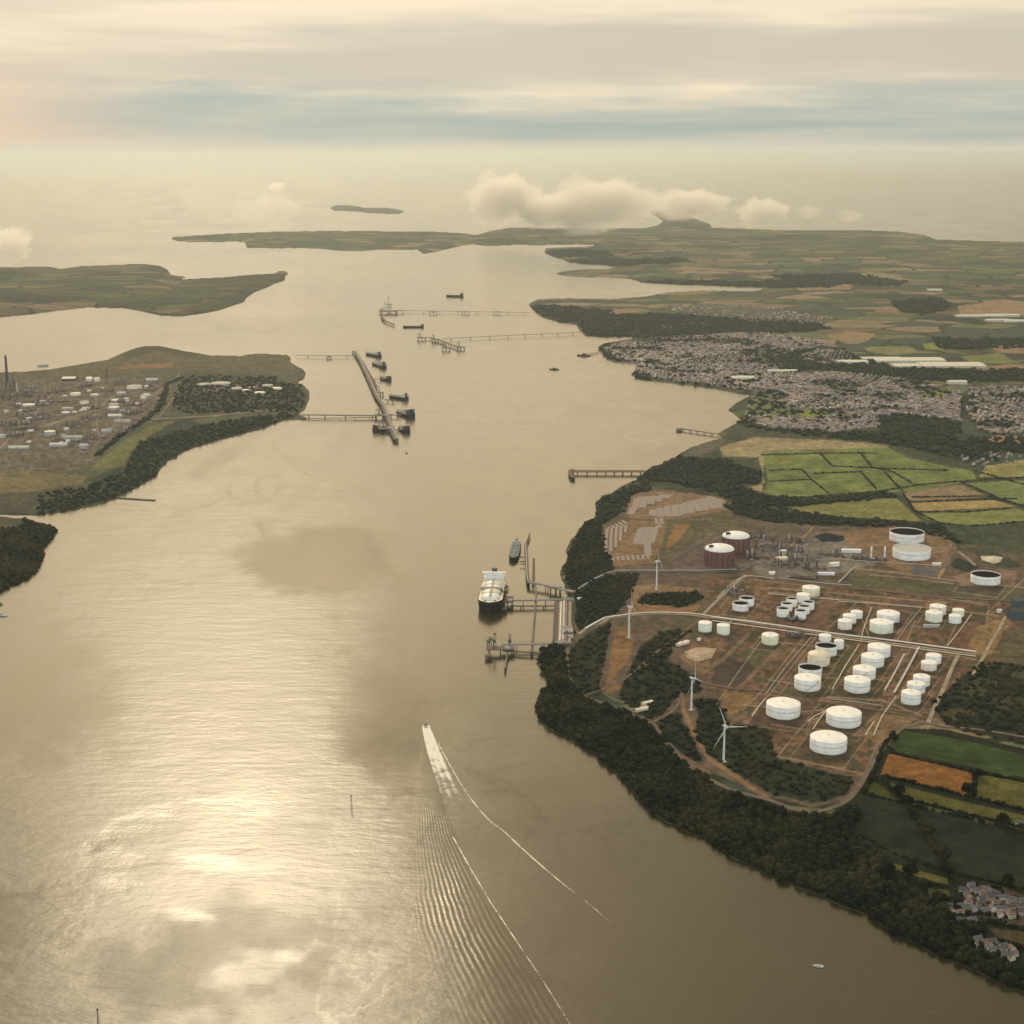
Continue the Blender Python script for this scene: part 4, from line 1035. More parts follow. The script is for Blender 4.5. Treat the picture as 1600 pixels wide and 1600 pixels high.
def turned(k0, k1):
    c, s = np.cos(spots[k0:k1, 2])[:, None], np.sin(spots[k0:k1, 2])[:, None]; q = tv[k0:k1]
    return q[:, :, 0] * c - q[:, :, 1] * s, q[:, :, 0] * s + q[:, :, 1] * c, q[:, :, 2]
a_, b_, c_ = turned(n_ind, n)
vs = np.stack([a_ + X[n_ind:, None], b_ + Y[n_ind:, None], c_ + Z[n_ind:, None]], 2).reshape(-1, 3)
fs = (tf[None] + (np.arange(n - n_ind) * 16)[:, None, None]).reshape(-1, 3)
me = npmesh('town_houses', vs, fs); vattr(me, 'paint', colr[n_ind:].reshape(-1, 4))
tag(link('town_houses', me, None, H_MAT), 'thousands of small pale and brown houses of the town beyond the fields', 'houses', kind='stuff')
VAR = []
for k in range(24):
    me = npmesh('town_house', tv[k], tf); vattr(me, 'paint', colr[k]); me.materials.append(H_MAT); VAR.append(me)
for k in range(n_ind):
    o = bpy.data.objects.new('town_house', VAR[k % 24]); COL.objects.link(o)
    o.location = (X[k], Y[k], Z[k]); o.rotation_euler = (0, 0, spots[k, 2])
    tag(o, 'small gabled house on the near edge of the distant town', 'house', 'houses on the near edge of the town')
print('houses', n, 'crown faces ok')

# ================================================================== STORAGE TANKS
def paint_mat(name, col, rough=0.45, streak=0.10):
    m = bpy.data.materials.new(name); m.use_nodes = True; t = NT(m.node_tree); p = t.n['Principled BSDF']
    p.inputs['Roughness'].default_value = rough; p.inputs['Specular IOR Level'].default_value = 0.3
    oc = t.node('ShaderNodeTexCoord').outputs['Object']
    n = t.noise(t.mapping(oc, scale=(1, 1, 0.12)), 0.5, 4, 0.6)
    n2 = t.noise(oc, 0.09, 3, 0.5)
    f = t.m('MULTIPLY', t.mr(n, 0.45, 0.75), streak * 4, clamp=True)
    c = t.mix(f, col, (col[0] * 0.72, col[1] * 0.62, col[2] * 0.50))
    t.put(p.inputs['Base Color'], t.mix(1.0, c, t.mr(n2, 0.3, 0.7, 0.9, 1.05), 'MULTIPLY'))
    return m
M['white'] = paint_mat('white_paint', (0.80, 0.785, 0.73)); M['cream'] = paint_mat('cream_paint', (0.74, 0.64, 0.48)); M['ivory'] = paint_mat('ivory_paint', (0.74, 0.72, 0.50))
M['pale'] = paint_mat('pale_green_paint', (0.76, 0.77, 0.62)); M['blush'] = paint_mat('blush_paint', (0.76, 0.68, 0.58))
M['roofw'] = paint_mat('tank_roof_white', (0.86, 0.83, 0.77), 0.5, 0.04)
M['darkroof'] = mat_('dark_floating_roof', (0.016, 0.010, 0.013), 1.0, 0.3, spec=0.02, nscale=0.1)
M['steel'] = mat_('grey_steel', (0.22, 0.21, 0.20), 0.55, 0.2, 0.3, nscale=0.3)
M['dsteel'] = mat_('dark_steel', (0.055, 0.05, 0.048), 0.6, 0.3, nscale=0.3)
M['rust'] = mat_('rusty_brown', (0.13, 0.07, 0.052), 0.85, 0.3, nscale=0.1)
M['brick'] = mat_('red_brown_tank_wall', (0.155, 0.080, 0.070), 0.85, 0.2, nscale=0.2)
M['concrete'] = mat_('concrete', (0.36, 0.30, 0.235), 0.9, 0.2, nscale=0.1)
M['dconc'] = mat_('weathered_concrete', (0.17, 0.135, 0.105), 0.9, 0.3, nscale=0.1)
M['green'] = mat_('green_paint', (0.045, 0.09, 0.07), 0.6, 0.2, nscale=0.2)
M['blue'] = mat_('blue_grey_paint', (0.07, 0.10, 0.12), 0.6, 0.2, nscale=0.2)
M['red'] = mat_('red_paint', (0.22, 0.06, 0.04), 0.6, 0.2, nscale=0.2)
M['hull'] = mat_('black_hull', (0.018, 0.018, 0.020), 0.5, 0.2, nscale=0.2)
M['lightg'] = mat_('light_grey_paint', (0.45, 0.43, 0.39), 0.6, 0.15, nscale=0.2)
M['shed'] = mat_('pale_shed_roof', (0.62, 0.57, 0.46), 0.6, 0.12, nscale=0.05)
M['foam'] = None

def tank(u, vt, D, s, kind, label, shell='white', group='white storage tanks of the near terminal', name='storage_tank', roof=None):
    """u, vt: centre of the rim in the photograph, D its width, s the height of its side, all in photograph pixels"""
    zb = max(hgt(u, vt + s), 5); m_ = mpp(u, vt + s, zb)
    dep = math.atan2(-(ray(u, vt)[2]), math.hypot(ray(u, vt)[0], ray(u, vt)[1]))
    Rr_ = D * m_ / 2; H = s * m_ / math.cos(dep)
    base = G(u, vt + s); root = empty(name, (base.x, base.y, base.z - 0.5)); tag(root, label, 'tank', group)
    big = D > 24; n = 64 if big else 36
    body = MB(); body.lathe([(Rr_, -3), (Rr_, H), (Rr_ - 0.35, H)], n)
    if kind == 'open': body.lathe([(Rr_ - 0.35, H), (Rr_ - 0.35, H * 0.6)], n)
    body.build('shell', M[shell], root)
    if kind == 'open':
        rf = MB(); zr = H - min(2.6, H * 0.16); rf.lathe([(Rr_ - 0.36, zr), (Rr_ * 0.86, zr + 0.5), (Rr_ * 0.84, zr - 0.2), (0.05, zr + 0.1)], n, sm=False)
        rf.build('floating_roof', M[roof or 'darkroof'], root)
    else:
        hr = Rr_ * (0.30 if kind == 'dome' else 0.09)
        rf = MB(); rf.lathe([(Rr_ + 0.15, H - 0.25), (Rr_ + 0.15, H + 0.05)] + [(Rr_ * math.cos(a) + 0.05, H + 0.06 + hr * math.sin(a)) for a in np.linspace(0.05, math.pi / 2, 8)], n)
        rfo = rf.build('roof', M[roof or ('roofw' if shell != 'cream' else shell)], root)
        if big:
            MB().bar((0, 0, H + hr - 0.3), (0, 0, H + hr + 1.2), 0.9, 0.9, 10).build('vent', M['lightg'], rfo)
    if big:
        g_ = MB(); zg = H * 0.62; g_.lathe([(Rr_ + 0.02, zg), (Rr_ + 0.7, zg + 0.05), (Rr_ + 0.7, zg + 0.25), (Rr_ + 0.02, zg + 0.35)], n, sm=False); g_.build('wind_girder', M['lightg'] if shell == 'white' else M[shell], root)
        st = MB(); a0 = R(-150 + 37 * (int(u) % 5)); k = 22
        for i in range(k):
            a = a0 + i * 1.15 / k; z = H * (i + 0.5) / k
            c, sn = math.cos(a), math.sin(a); r0, r1 = Rr_ + 0.05, Rr_ + 1.3; da = 1.15 / k / 2
            st.add([(r0 * math.cos(a - da), r0 * math.sin(a - da), z), (r1 * math.cos(a - da), r1 * math.sin(a - da), z), (r1 * math.cos(a + da), r1 * math.sin(a + da), z), (r0 * math.cos(a + da), r0 * math.sin(a + da), z)], [(0, 1, 2, 3)])
            st.bar((r1 * c, sn * r1, z), (r1 * c, sn * r1, z + 1.1), 0.07, 0.07, 4)
        st.build('stairway', M['steel'], root)
    return root

T = tank
T(1223.5, 1098, 53, 17, 'cone', 'large low white tank, leftmost of the three widest in front')
T(1318, 1112, 54, 16.5, 'cone', 'large low white tank, rightmost of the three widest in front')
T(1294, 1151, 57, 18, 'cone', 'largest white tank, nearest of all to the coastal road bend')
T(1310.5, 1000, 15, 13, 'cone', 'narrow white tank to the right of the farthest open black tank of the left column')
T(1289, 992, 19, 8, 'cone', 'small white tank tucked behind the farthest black topped tank of the left column')
T(1290.5, 1007, 33, 14, 'open', 'white tank with black sunken roof, behind the cream domed tank')
T(1279, 1022, 34, 14, 'dome', 'cream tank with domed top between two black topped tanks', 'cream')
T(1265.5, 1041, 36, 14, 'open', 'white tank with black sunken roof, in front of the cream domed tank')
T(1261.5, 1058, 41, 16, 'cone', 'white tank at the front end of the left column of five')
T(1373, 1009, 35, 14, 'cone', 'farthest of the four white tanks in the middle column')
T(1363, 1024, 35, 14, 'cone', 'second farthest of the four white tanks in the middle column')
T(1350, 1043.5, 35, 14, 'cone', 'second nearest of the four white tanks in the middle column')
T(1339, 1061, 40, 15.5, 'cone', 'nearest and widest of the four white tanks in the middle column')
T(1458, 1023, 24, 12, 'cone', 'farthest small white tank of the right column beside the bund road', 'white')
T(1451, 1034, 24, 11, 'cone', 'second farthest small white tank of the right column', 'blush')
T(1439.5, 1056, 26, 13, 'cone', 'third small white tank from the front of the right column')
T(1431, 1067, 28, 13, 'cone', 'second small white tank from the front of the right column')
T(1423, 1081, 30, 16, 'cone', 'nearest small white tank of the right column')
gA = 'small tanks between the two pipe roads'
T(1157, 941, 25, 11, 'open', 'black topped white tank, nearer of the pair left of the small cluster', group=gA)
T(1166.5, 933, 23, 12, 'open', 'black topped white tank, farther of the pair left of the small cluster', group=gA)
T(1267, 917, 27, 11, 'cone', 'farthest and widest white tank of the tight cluster of eight', 'ivory', group=gA, roof='roofw')
T(1255, 928, 21, 12, 'cone', 'plain white roofed tank second from the back of the tight cluster', group=gA)
T(1237, 934, 17, 12, 'open', 'small black topped tank, farthest in the left file of the tight cluster', group=gA)
T(1229, 941.5, 18, 12, 'open', 'small black topped tank, middle of the left file of the tight cluster', group=gA)
T(1223, 949, 19, 13, 'open', 'small black topped tank, nearest in the left file of the tight cluster', group=gA)
T(1263, 939, 18, 12, 'open', 'small black topped tank, farthest in the right file of the tight cluster', group=gA)
T(1256, 945.5, 18, 12, 'open', 'small black topped tank, middle of the right file of the tight cluster', group=gA)
T(1250.5, 952.5, 18, 13, 'open', 'small black topped tank, nearest in the right file of the tight cluster', group=gA)
T(1338, 955, 19, 9, 'cone', 'white tank at the back of the short file of three', group=gA)
T(1327, 960.5, 21, 11, 'cone', 'white tank in the middle of the short file of three', group=gA)
T(1320, 969, 22, 12, 'cone', 'blush coloured tank at the front of the short file of three', 'blush', group=gA)
T(1387.5, 957, 35, 12, 'cone', 'farther of the two wide white tanks behind the long pipe road', group=gA)
T(1377, 971, 36, 14, 'cone', 'pale green tinted wide tank just behind the long pipe road', 'pale', group=gA)
T(1465, 946, 25, 12, 'cone', 'blush tank behind the white one near the right end of the terminal', 'blush', group=gA)
T(1459, 956, 26, 13, 'cone', 'white tank with dark bund water in front, near the right end', 'pale', group=gA)
T(1497, 952, 18, 10, 'cone', 'farther of the two small tanks at the right end of the terminal', 'ivory', group=gA)
T(1492, 961, 19, 11, 'cone', 'nearer of the two small tanks at the right end of the terminal', group=gA)
T(1101.5, 972, 21, 13, 'cone', 'small white tank, left of the pair beside the curved pipe road', 'pale', group=gA)
T(1130, 976, 20, 13, 'cone', 'small white tank, right of the pair beside the curved pipe road', 'pale', group=gA)
T(1203, 991, 26, 13, 'cone', 'lone yellowish tank beside a green bund', 'ivory', group=gA)
gB = 'great tanks behind the process plant'
T(1416.5, 829.5, 53, 13, 'open', 'great open tank with black roof, farthest in the terminal', group=gB)
T(1424, 855, 58, 14, 'open', 'widest open tank with light sunken roof in front of the farthest one', group=gB, roof='lightg')
T(1539.5, 896, 45, 13, 'open', 'lone black roofed tank right of the reservoirs', group=gB)
# the two brown full-containment gas tanks
def gas_tank(u, vt, D, s, label):
    r_ = tank(u, vt, D, s, 'dome', label, 'brick', 'red brown domed gas tanks', 'gas_tank', roof='roofw')
    m_ = mpp(u, vt + s, 30); Rr_ = D * m_ / 2; H = s * m_ * 1.04
    for k in range(16):
        a = k * math.pi / 8 + 0.1
        MB().box(-0.9, 0.9, 0, 1.0, -2, H - 1).build('buttress', M['rust'], r_)
        o = [x for x in COL.objects if x.parent is r_][-1]; o.location = (Rr_ * math.cos(a), Rr_ * math.sin(a), 0); o.rotation_euler = (0, 0, a - math.pi / 2)
    mb = MB(); mb.box(-7, 3, -4, 4, 0, 4); mb.bar((-2, 0, 4), (-2, 0, 11), 0.5, 0.4, 6)
    q = mb.build('roof_platform', M['dsteel'], r_); q.location = (-Rr_ * 0.55, -Rr_ * 0.3, H + Rr_ * 0.2)
gas_tank(1123.5, 857, 46, 24, 'red brown cylindrical gas tank with white dome, nearer of the two')
gas_tank(1149, 837, 43, 24, 'red brown cylindrical gas tank with white dome, farther of the two')

# ================================================================== WIND TURBINES
def turbine(ub, vb, uh, vh, blade_px, angles, face, label):
    base = G(ub, vb); m_ = mpp(ub, vb, base.z); H = (vb - vh) * m_ * 1.07
    root = empty('wind_turbine', base); tag(root, label, 'wind turbine', 'wind turbines along the shore')
    MB().lathe([(2.3, -2), (2.1, 0.5), (1.9, 3), (1.15, H)], 20, cap=True).build('tower', M['turb'], root)
    hub = empty_mesh = None
    n = MB(); n.lathe([(0.05, -4.2), (1.2, -4.0), (1.6, -2.5), (1.6, 3.0), (1.2, 4.6), (0.05, 4.8)], 12)
    nac = n.build('nacelle', M['turb'], root); nac.location = (0, 0, H + 1.2); nac.rotation_euler = (R(90), 0, face)
    fd = Vector((math.sin(face), -math.cos(face), 0)); rd = Vector((math.cos(face), math.sin(face), 0))
    hc = Vector((0, 0, H + 1.2)) + fd * 5.6
    h = MB(); h.lathe([(1.7, -1.2), (1.7, 0.6), (1.2, 1.8), (0.05, 2.5)], 12, sm=True); ho = h.build('hub', M['turb'], root)
    ho.location = hc; ho.rotation_euler = (R(90), 0, face)
    Lb = blade_px * m_
    for a in angles:
        d = rd * math.cos(a) + Vector((0, 0, 1)) * math.sin(a); e = (rd * -math.sin(a) + Vector((0, 0, 1)) * math.cos(a))
        vs = []; fs = []; prof = [(0.02, 0.7, 0.7), (0.10, 0.8, 0.7), (0.22, 1.7, 0.40), (0.5, 1.15, 0.25), (0.8, 0.75, 0.15), (1.0, 0.28, 0.08)]
        for (r, w_, th) in prof:
            c = hc + d * Lb * r
            for (x, y) in ((-0.35, 0), (0, 1), (0.65, 0), (0, -1)): vs.append(c + e * (x * w_ * 1.5) + fd * (y * th))
        for i in range(5):
            for j in range(4): fs.append((i * 4 + j, i * 4 + (j + 1) % 4, i * 4 + 4 + (j + 1) % 4, i * 4 + 4 + j))
        fs.append((20, 21, 22, 23))
        MB().add(vs, fs, True).build('blade', M['turb'], root)
    mb = MB(); mb.lathe([(5, -3), (5, 0.4), (2.2, 0.5)], 20, sm=False); mb.build('foundation', M['concrete'], root)
M['turb'] = paint_mat('turbine_white', (0.72, 0.70, 0.66), 0.4, 0.03)
turbine(1130.5, 1190, 1132.5, 1136, 38, [R(112), R(-8), R(232)], R(25), 'nearest and tallest white wind turbine, at the foot of the orange track')
turbine(1080, 1109, 1082.5, 1061, 34, [R(92), R(-28), R(212)], R(58), 'white wind turbine second from the front, above the dark scrub')
turbine(982.5, 996, 985.5, 950, 31, [R(100), R(-40), R(215)], R(65), 'white wind turbine standing on the orange track beside the pale road')
turbine(1025.7, 921, 1028.7, 879, 28, [R(115), R(-50), R(172)], R(60), 'farthest white wind turbine, in front of the gas tanks')

# ================================================================== SOLAR PANELS
M['solar'] = mat_('solar_glass_sky_tint', (0.35, 0.27, 0.215), 0.4, 0.12, 0.0, 0.5, nscale=0.3)  # sky reflection of the panels painted into the pinkish base colour
def solar(poly, gap, table, space, label, n0=[0]):
    p = np.array(poly, float); z0 = hgt(p[:, 0].mean(), p[:, 1].mean())
    X, Y, _ = place(p[:, 0], p[:, 1], z0)
    y = Y.min() + gap / 2
    while y < Y.max():
        xs = []
        for (x0, y0), (x1, y1) in zip(zip(X, Y), list(zip(X, Y))[1:] + [(X[0], Y[0])]):
            if (y0 > y) != (y1 > y): xs.append(x0 + (y - y0) * (x1 - x0) / (y1 - y0))
        xs.sort()
        for a, b in zip(xs[::2], xs[1::2]):
            if b - a < table: continue
            nrow = int((b - a) / (table + space)); mb = MB(); fr = MB()
            c = Vector(((a + b) / 2, y, z0))
            for i in range(nrow):
                xa = a - c.x + i * (table + space); wx_, wy_ = c.x + xa + table / 2, y
                # height of the ground under this table
                cam_u, cam_v = projz(wx_, wy_, z0); z = max(hgt(cam_u, cam_v), 1) - z0
                mb.add([(xa, -2.4, z + 1.0), (xa + table, -2.4, z + 1.0), (xa + table, 2.2, z + 3.0), (xa, 2.2, z + 3.0), (xa, -2.4, z + 0.9), (xa + table, -2.4, z + 0.9), (xa + table, 2.2, z + 2.9), (xa, 2.2, z + 2.9)],
                       [(0, 1, 2, 3), (7, 6, 5, 4), (0, 4, 5, 1), (1, 5, 6, 2), (2, 6, 7, 3), (3, 7, 4, 0)])
                for xx in (xa + 1, xa + table - 1): fr.bar((xx, -1.2, z - 1), (xx, -1.2, z + 1.4), 0.12, n=4); fr.bar((xx, 1.2, z - 1), (xx, 1.2, z + 2.4), 0.12, n=4)
            if nrow:
                r_ = empty('solar_panel_row', c); tag(r_, label, 'solar panels', label)
                mb.build('panel', M['solar'], r_); fr.build('frame', M['steel'], r_)
        y += gap
def projz(x, y, z):
    dz_ = z - CAM_H; d = y * CP - dz_ * SP
    return 800 + FPX * x / d, 800 - FPX * (y * SP + dz_ * CP) / d
solar([(947,822),(983,810),(984,830),(972,850),(955,872),(944,862),(945,840)], 12, 7, 4, 'row of short spaced solar tables on the dotted field nearest the shore')
solar([(955,868),(1020,868),(1018,876),(956,876)], 13, 7, 4, 'row of short spaced solar tables on the dotted field nearest the shore')
solar([(997,825),(1042,822),(1035,840),(1018,872),(1007,872),(1006,851),(988,849)], 11, 16, 1.2, 'row of pinkish solar panels in the field with a notch')
solar([(1022,811),(1044,812),(1040,821),(1024,820)], 11, 9, 3, 'row of pinkish solar panels in the field with a notch')
solar([(990,778),(1000,774),(1060,775),(1035,786),(1012,793),(998,800),(990,806),(979,804),(988,790)], 12, 18, 1.0, 'row of pale solar panels in the field nearest the lattice pier')
solar([(1014,795),(1050,790),(1112,777),(1135,786),(1138,794),(1062,808),(1030,808),(1014,804)], 12, 18, 1.0, 'row of pale solar panels in the long field below the woods')

# ================================================================== JETTIES
def local_pts(pts, z):
    P = [S(u, v, z) for u, v in pts]; o = Vector((P[0].x, P[0].y, 0)); return o, [Vector((p.x - o.x, p.y - o.y, z)) for p in P]

def deck_strip(P, width, th):
    mb = MB()
    for a, b in zip(P[:-1], P[1:]):
        d = (b - a).normalized(); n = Vector((-d.y, d.x, 0)) * width / 2
        a2, b2 = a - d * 0.3, b + d * 0.3; dn = Vector((0, 0, -th))
        v = [a2 - n, b2 - n, b2 + n, a2 + n]; v2 = [q + dn for q in v]
        mb.add(v2 + v, [(0, 3, 2, 1), (4, 5, 6, 7), (0, 1, 5, 4), (1, 2, 6, 5), (2, 3, 7, 6), (3, 0, 4, 7)])
    return mb

def jetty(pts, width, z, label, mat='dconc', pile=28.0, prad=0.9, pipes=0, th=1.6, group=None, name='jetty', maxp=44):
    o, P = local_pts(pts, z); root = empty(name, o); tag(root, label, 'jetty', group)
    deck_strip(P, width, th).build('deck', M[mat], root)
    tot = sum((b - a).length for a, b in zip(P[:-1], P[1:])); step = max(pile, tot / maxp)
    pm = MB(); pm.bar((0, -width * 0.36, -4), (0, -width * 0.36, z - th), prad, n=7); pm.bar((0, width * 0.36, -4), (0, width * 0.36, z - th), prad, n=7); pm.box(-prad, prad, -width / 2, width / 2, z - th - 1.4, z - th)
    pme = pm.me('pile_bent'); pme.materials.append(M[mat])
    for a, b in zip(P[:-1], P[1:]):
        L_ = (b - a).length; k = max(int(L_ / step), 1)
        for i in range(k):
            q = a + (b - a) * ((i + 0.5) / k); x = link('pile_bent', pme, root); x.location = (q.x, q.y, 0); x.rotation_euler = (0, 0, math.atan2(b.y - a.y, b.x - a.x))
    if pipes:
        mb = MB()
        for a, b in zip(P[:-1], P[1:]):
            d = (b - a).normalized(); n = Vector((-d.y, d.x, 0))
            for k in range(pipes): mb.bar(a + n * (width * (0.12 + 0.09 * k)) + Vector((0, 0, 0.9)), b + n * (width * (0.12 + 0.09 * k)) + Vector((0, 0, 0.9)), 0.55, n=6)
        mb.build('pipeline', M['lightg'], root)
        rl = MB()
        for a, b in zip(P[:-1], P[1:]):
            d = (b - a).normalized(); n = Vector((-d.y, d.x, 0)) * (width / 2 - 0.2)
            for sgn in (-1, 1): rl.bar(a + n * sgn + Vector((0, 0, 1.1)), b + n * sgn + Vector((0, 0, 1.1)), 0.1, n=4)
        rl.build('railing', M['steel'], root)
    return root

def platform(u, v, sx, sy, z, label, mat='dconc', rot=0.0, arms=0, tower=0, name='berth_platform', group=None, col='dsteel', hut=True):
    """berth platform on piles with its loading arms, gangway tower and hut; sizes in metres"""
    o = S(u, v, z); root = empty(name, (o.x, o.y, 0), rot); tag(root, label, 'jetty', group)
    MB().box(-sx / 2, sx / 2, -sy / 2, sy / 2, z - 2, z).build('deck', M[mat], root)
    pm = MB().bar((0, 0, -4), (0, 0, z - 2), 1.1, n=8).me('pile'); pm.materials.append(M[mat])
    for i in range(3):
        for j in range(2 + (sy > 30)):
            x = link('pile', pm, root); x.location = ((i - 1) * sx * 0.4, (j / (1 + (sy > 30)) - 0.5) * sy * 0.8, 0)
    for k in range(arms):
        y = (k - (arms - 1) / 2) * min(4.5, sy / (arms + 1)); a = MB()
        a.bar((0, y, z), (0, y, z + 14), 0.7, 0.5, 6); a.bar((0, y, z + 13.5), (-7, y, z + 20), 0.45, 0.35, 6); a.bar((-7, y, z + 20), (-9.5, y, z + 6), 0.35, 0.3, 6); a.bar((0, y, z + 13.5), (3.5, y, z + 11), 0.8, 0.8, 6)
        a.build('loading_arm', M[col], root).location = (-sx * 0.25, 0, 0)
    if tower:
        t_ = MB(); h = tower
        for (a, b) in ((-2, -2), (2, -2), (2, 2), (-2, 2)): t_.bar((a, b, z), (a, b, z + h), 0.35, n=5)
        for q in range(int(h / 4)):
            z0 = z + q * 4
            t_.bar((-2, -2, z0), (2, -2, z0 + 4), 0.2, n=4); t_.bar((2, -2, z0), (2, 2, z0 + 4), 0.2, n=4); t_.bar((2, 2, z0), (-2, 2, z0 + 4), 0.2, n=4); t_.bar((-2, 2, z0), (-2, -2, z0 + 4), 0.2, n=4)
        t_.box(-2.6, 2.6, -2.6, 2.6, z + h, z + h + 2.2)
        t_.build('gangway_tower', M[col], root).location = (-sx * 0.2, sy * 0.32, 0)
    if hut:
        MB().box(-4, 4, -3, 3, z, z + 3.4).add([(-4.4, -3.4, z + 3.4), (4.4, -3.4, z + 3.4), (4.4, 3.4, z + 3.4), (-4.4, 3.4, z + 3.4), (-4.4, 0, z + 4.6), (4.4, 0, z + 4.6)], [(0, 1, 5, 4), (2, 3, 4, 5), (1, 2, 5), (3, 0, 4)]).build('control_hut', M['lightg'], root).location = (sx * 0.24, -sy * 0.3, 0)
    return root

def dolphin(u, v, r, label, group='mooring dolphins'):
    o = S(u, v, 7); root = empty('mooring_dolphin', (o.x, o.y, 0)); tag(root, label, 'mooring dolphin', group)
    MB().lathe([(0.1, 5.5), (r, 5.5), (r, 8), (0.1, 8)], 14, sm=False).build('cap', M['dconc'], root)
    mb = MB()
    for k in range(5): a = k * 1.257; mb.bar((r * 0.9 * math.cos(a) * 1.3, r * 0.9 * math.sin(a) * 1.3, -4), (r * 0.6 * math.cos(a), r * 0.6 * math.sin(a), 5.6), 0.7, n=6)
    mb.build('raking_pile', M['dsteel'], root)
    MB().bar((0, 0, 8), (0, 0, 9.6), 0.7, 0.9, 8).build('bollard', M['dsteel'], root)

# near terminal
jetty([(896,936),(870,936.5),(835,937),(800,938)], 9, 12, 'long straight jetty from the quay to the gas carrier', 'concrete', pipes=3)
jetty([(893,1003),(868,1005),(830,1006),(784,1006.5)], 7, 11, 'straight jetty at the lower end of the quay', 'concrete', pipes=2)
jetty([(845,1019),(820,1018),(786,1016)], 6, 7, 'lower dark walkway to the southern berth', 'dconc')
jetty([(868,946),(830,946.5),(797,946)], 5, 6, 'low dark pipe bridge beneath the long straight jetty', 'dsteel')
jetty([(897,924),(880,921),(864,916),(845,912),(826,909)], 12, 11, 'bent jetty leaving the shore towards the small tanker', 'concrete', pipes=3)
jetty([(826,909),(824,895),(823.5,878),(822.5,858),(821.5,848)], 7, 11, 'jetty arm running up beside the small tanker', 'dconc', pipes=2)
jetty([(833,907),(834,890),(834,872)], 5, 9, 'short inner walkway parallel to the jetty arm', 'rust')
jetty([(822,848),(825,842),(828,833)], 3, 8, 'thin walkway at the far tip of the bent jetty', 'rust', pile=20, prad=0.5)
jetty([(838,918),(837,935),(835,960),(832.5,990),(830.5,1018)], 3, 9, 'thin dark walkway crossing both straight jetties', 'dsteel', pile=24, prad=0.5)
jetty([(812,870),(823,870)], 2.5, 9, 'upper gangway between small tanker and jetty arm', 'rust', pile=10, prad=0.4)
jetty([(812,877),(823,877)], 2.5, 9, 'lower gangway between small tanker and jetty arm', 'rust', pile=10, prad=0.4)
jetty([(793,1017),(791,1030),(789,1044)], 3, 8, 'short dark walkway hanging below the southern berth', 'dsteel', pile=15, prad=0.5)
jetty([(797,990),(795.5,1000)], 4, 8, 'stub walkway above the southern berth', 'dconc', pile=10, prad=0.5)
platform(793, 936, 24, 42, 12, 'loading platform beside the gas carrier with purple grey arms', arms=4, tower=20)
platform(782, 1012, 52, 20, 11, 'southern berth platform with green tower and loading arms', arms=4, tower=24, col='green')
platform(868, 917, 26, 16, 12, 'pipe manifold platform on the bent jetty near the shore', arms=0, hut=True, col='lightg')
dolphin(763, 1024, 7, 'round dark dolphin left below the southern berth')
dolphin(764, 1001, 5, 'green capped dolphin left above the southern berth')
dolphin(789, 951, 5, 'dolphin beside the bow of the gas carrier')
dolphin(791, 916, 5, 'dolphin beside the stern of the gas carrier')
# the quay
q0 = S(866, 1003, 10); q1 = S(892, 1003, 10); q2 = S(893, 938, 10); q3 = S(869, 938, 10)
qr = empty('quay', (q0.x, q0.y, 0)); tag(qr, 'long concrete quay with a brown river wall between the straight jetties', 'quay')
L3 = [Vector((q.x - q0.x, q.y - q0.y, 0)) for q in (q0, q1, q2, q3)]
MB().add([p + Vector((0, 0, -4)) for p in L3] + [p + Vector((0, 0, 9.5)) for p in L3], [(4, 5, 6, 7), (0, 1, 5, 4), (1, 2, 6, 5), (2, 3, 7, 6), (3, 0, 4, 7)]).build('deck', M['concrete'], qr)
def strip_on(a0, a1, b0, b1, z0, z1, nm, mat):
    """box laid along the quay: a across (0..1), b along (0..1)"""
    f = lambda a, b: L3[0] * (1 - a) * (1 - b) + L3[1] * a * (1 - b) + L3[2] * a * b + L3[3] * (1 - a) * b
    c = [f(a0, b0), f(a1, b0), f(a1, b1), f(a0, b1)]
    MB().add([p + Vector((0, 0, z0)) for p in c] + [p + Vector((0, 0, z1)) for p in c], [(0, 3, 2, 1), (4, 5, 6, 7), (0, 1, 5, 4), (1, 2, 6, 5), (2, 3, 7, 6), (3, 0, 4, 7)]).build(nm, M[mat], qr)
strip_on(-0.10, -0.01, 0.02, 0.98, -4, 11.5, 'river_wall', 'rust')
strip_on(0.03, 0.20, 0.02, 0.98, 9.5, 9.7, 'roadway', 'asphalt')
strip_on(0.48, 0.58, 0.03, 0.97, 9.5, 13.0, 'pipe_rack', 'lightg')
strip_on(0.72, 0.80, 0.03, 0.97, 9.5, 12.0, 'pipe_rack', 'rust')
strip_on(0.30, 0.36, 0.03, 0.97, 9.5, 11.0, 'pipe_rack', 'blush')
def shed(u, v, sx, sy, h, rot, label, wall='cream', roof='shed', group=None, name='shed', hf=G, rh=None, cat='building'):
    base = hf(u, v); root = empty(name, base, rot); tag(root, label, cat, group)
    rh = rh or sx * 0.12
    MB().box(-sx / 2, sx / 2, -sy / 2, sy / 2, -3, h).add([(-sx / 2, -sy / 2, h), (-sx / 2, sy / 2, h), (-sx / 2, 0, h + rh * 0.95), (sx / 2, -sy / 2, h), (sx / 2, sy / 2, h), (sx / 2, 0, h + rh * 0.95)], [(0, 2, 1), (3, 4, 5)]).build('wall', M[wall], root)
    e = 0.6
    MB().add([(-sx / 2 - e, -sy / 2 - e, h - .2), (sx / 2 + e, -sy / 2 - e, h - .2), (sx / 2 + e, 0, h + rh), (-sx / 2 - e, 0, h + rh), (-sx / 2 - e, sy / 2 + e, h - .2), (sx / 2 + e, sy / 2 + e, h - .2)], [(0, 1, 2, 3), (3, 2, 5, 4)]).build('roof', M[roof], root)
    return root
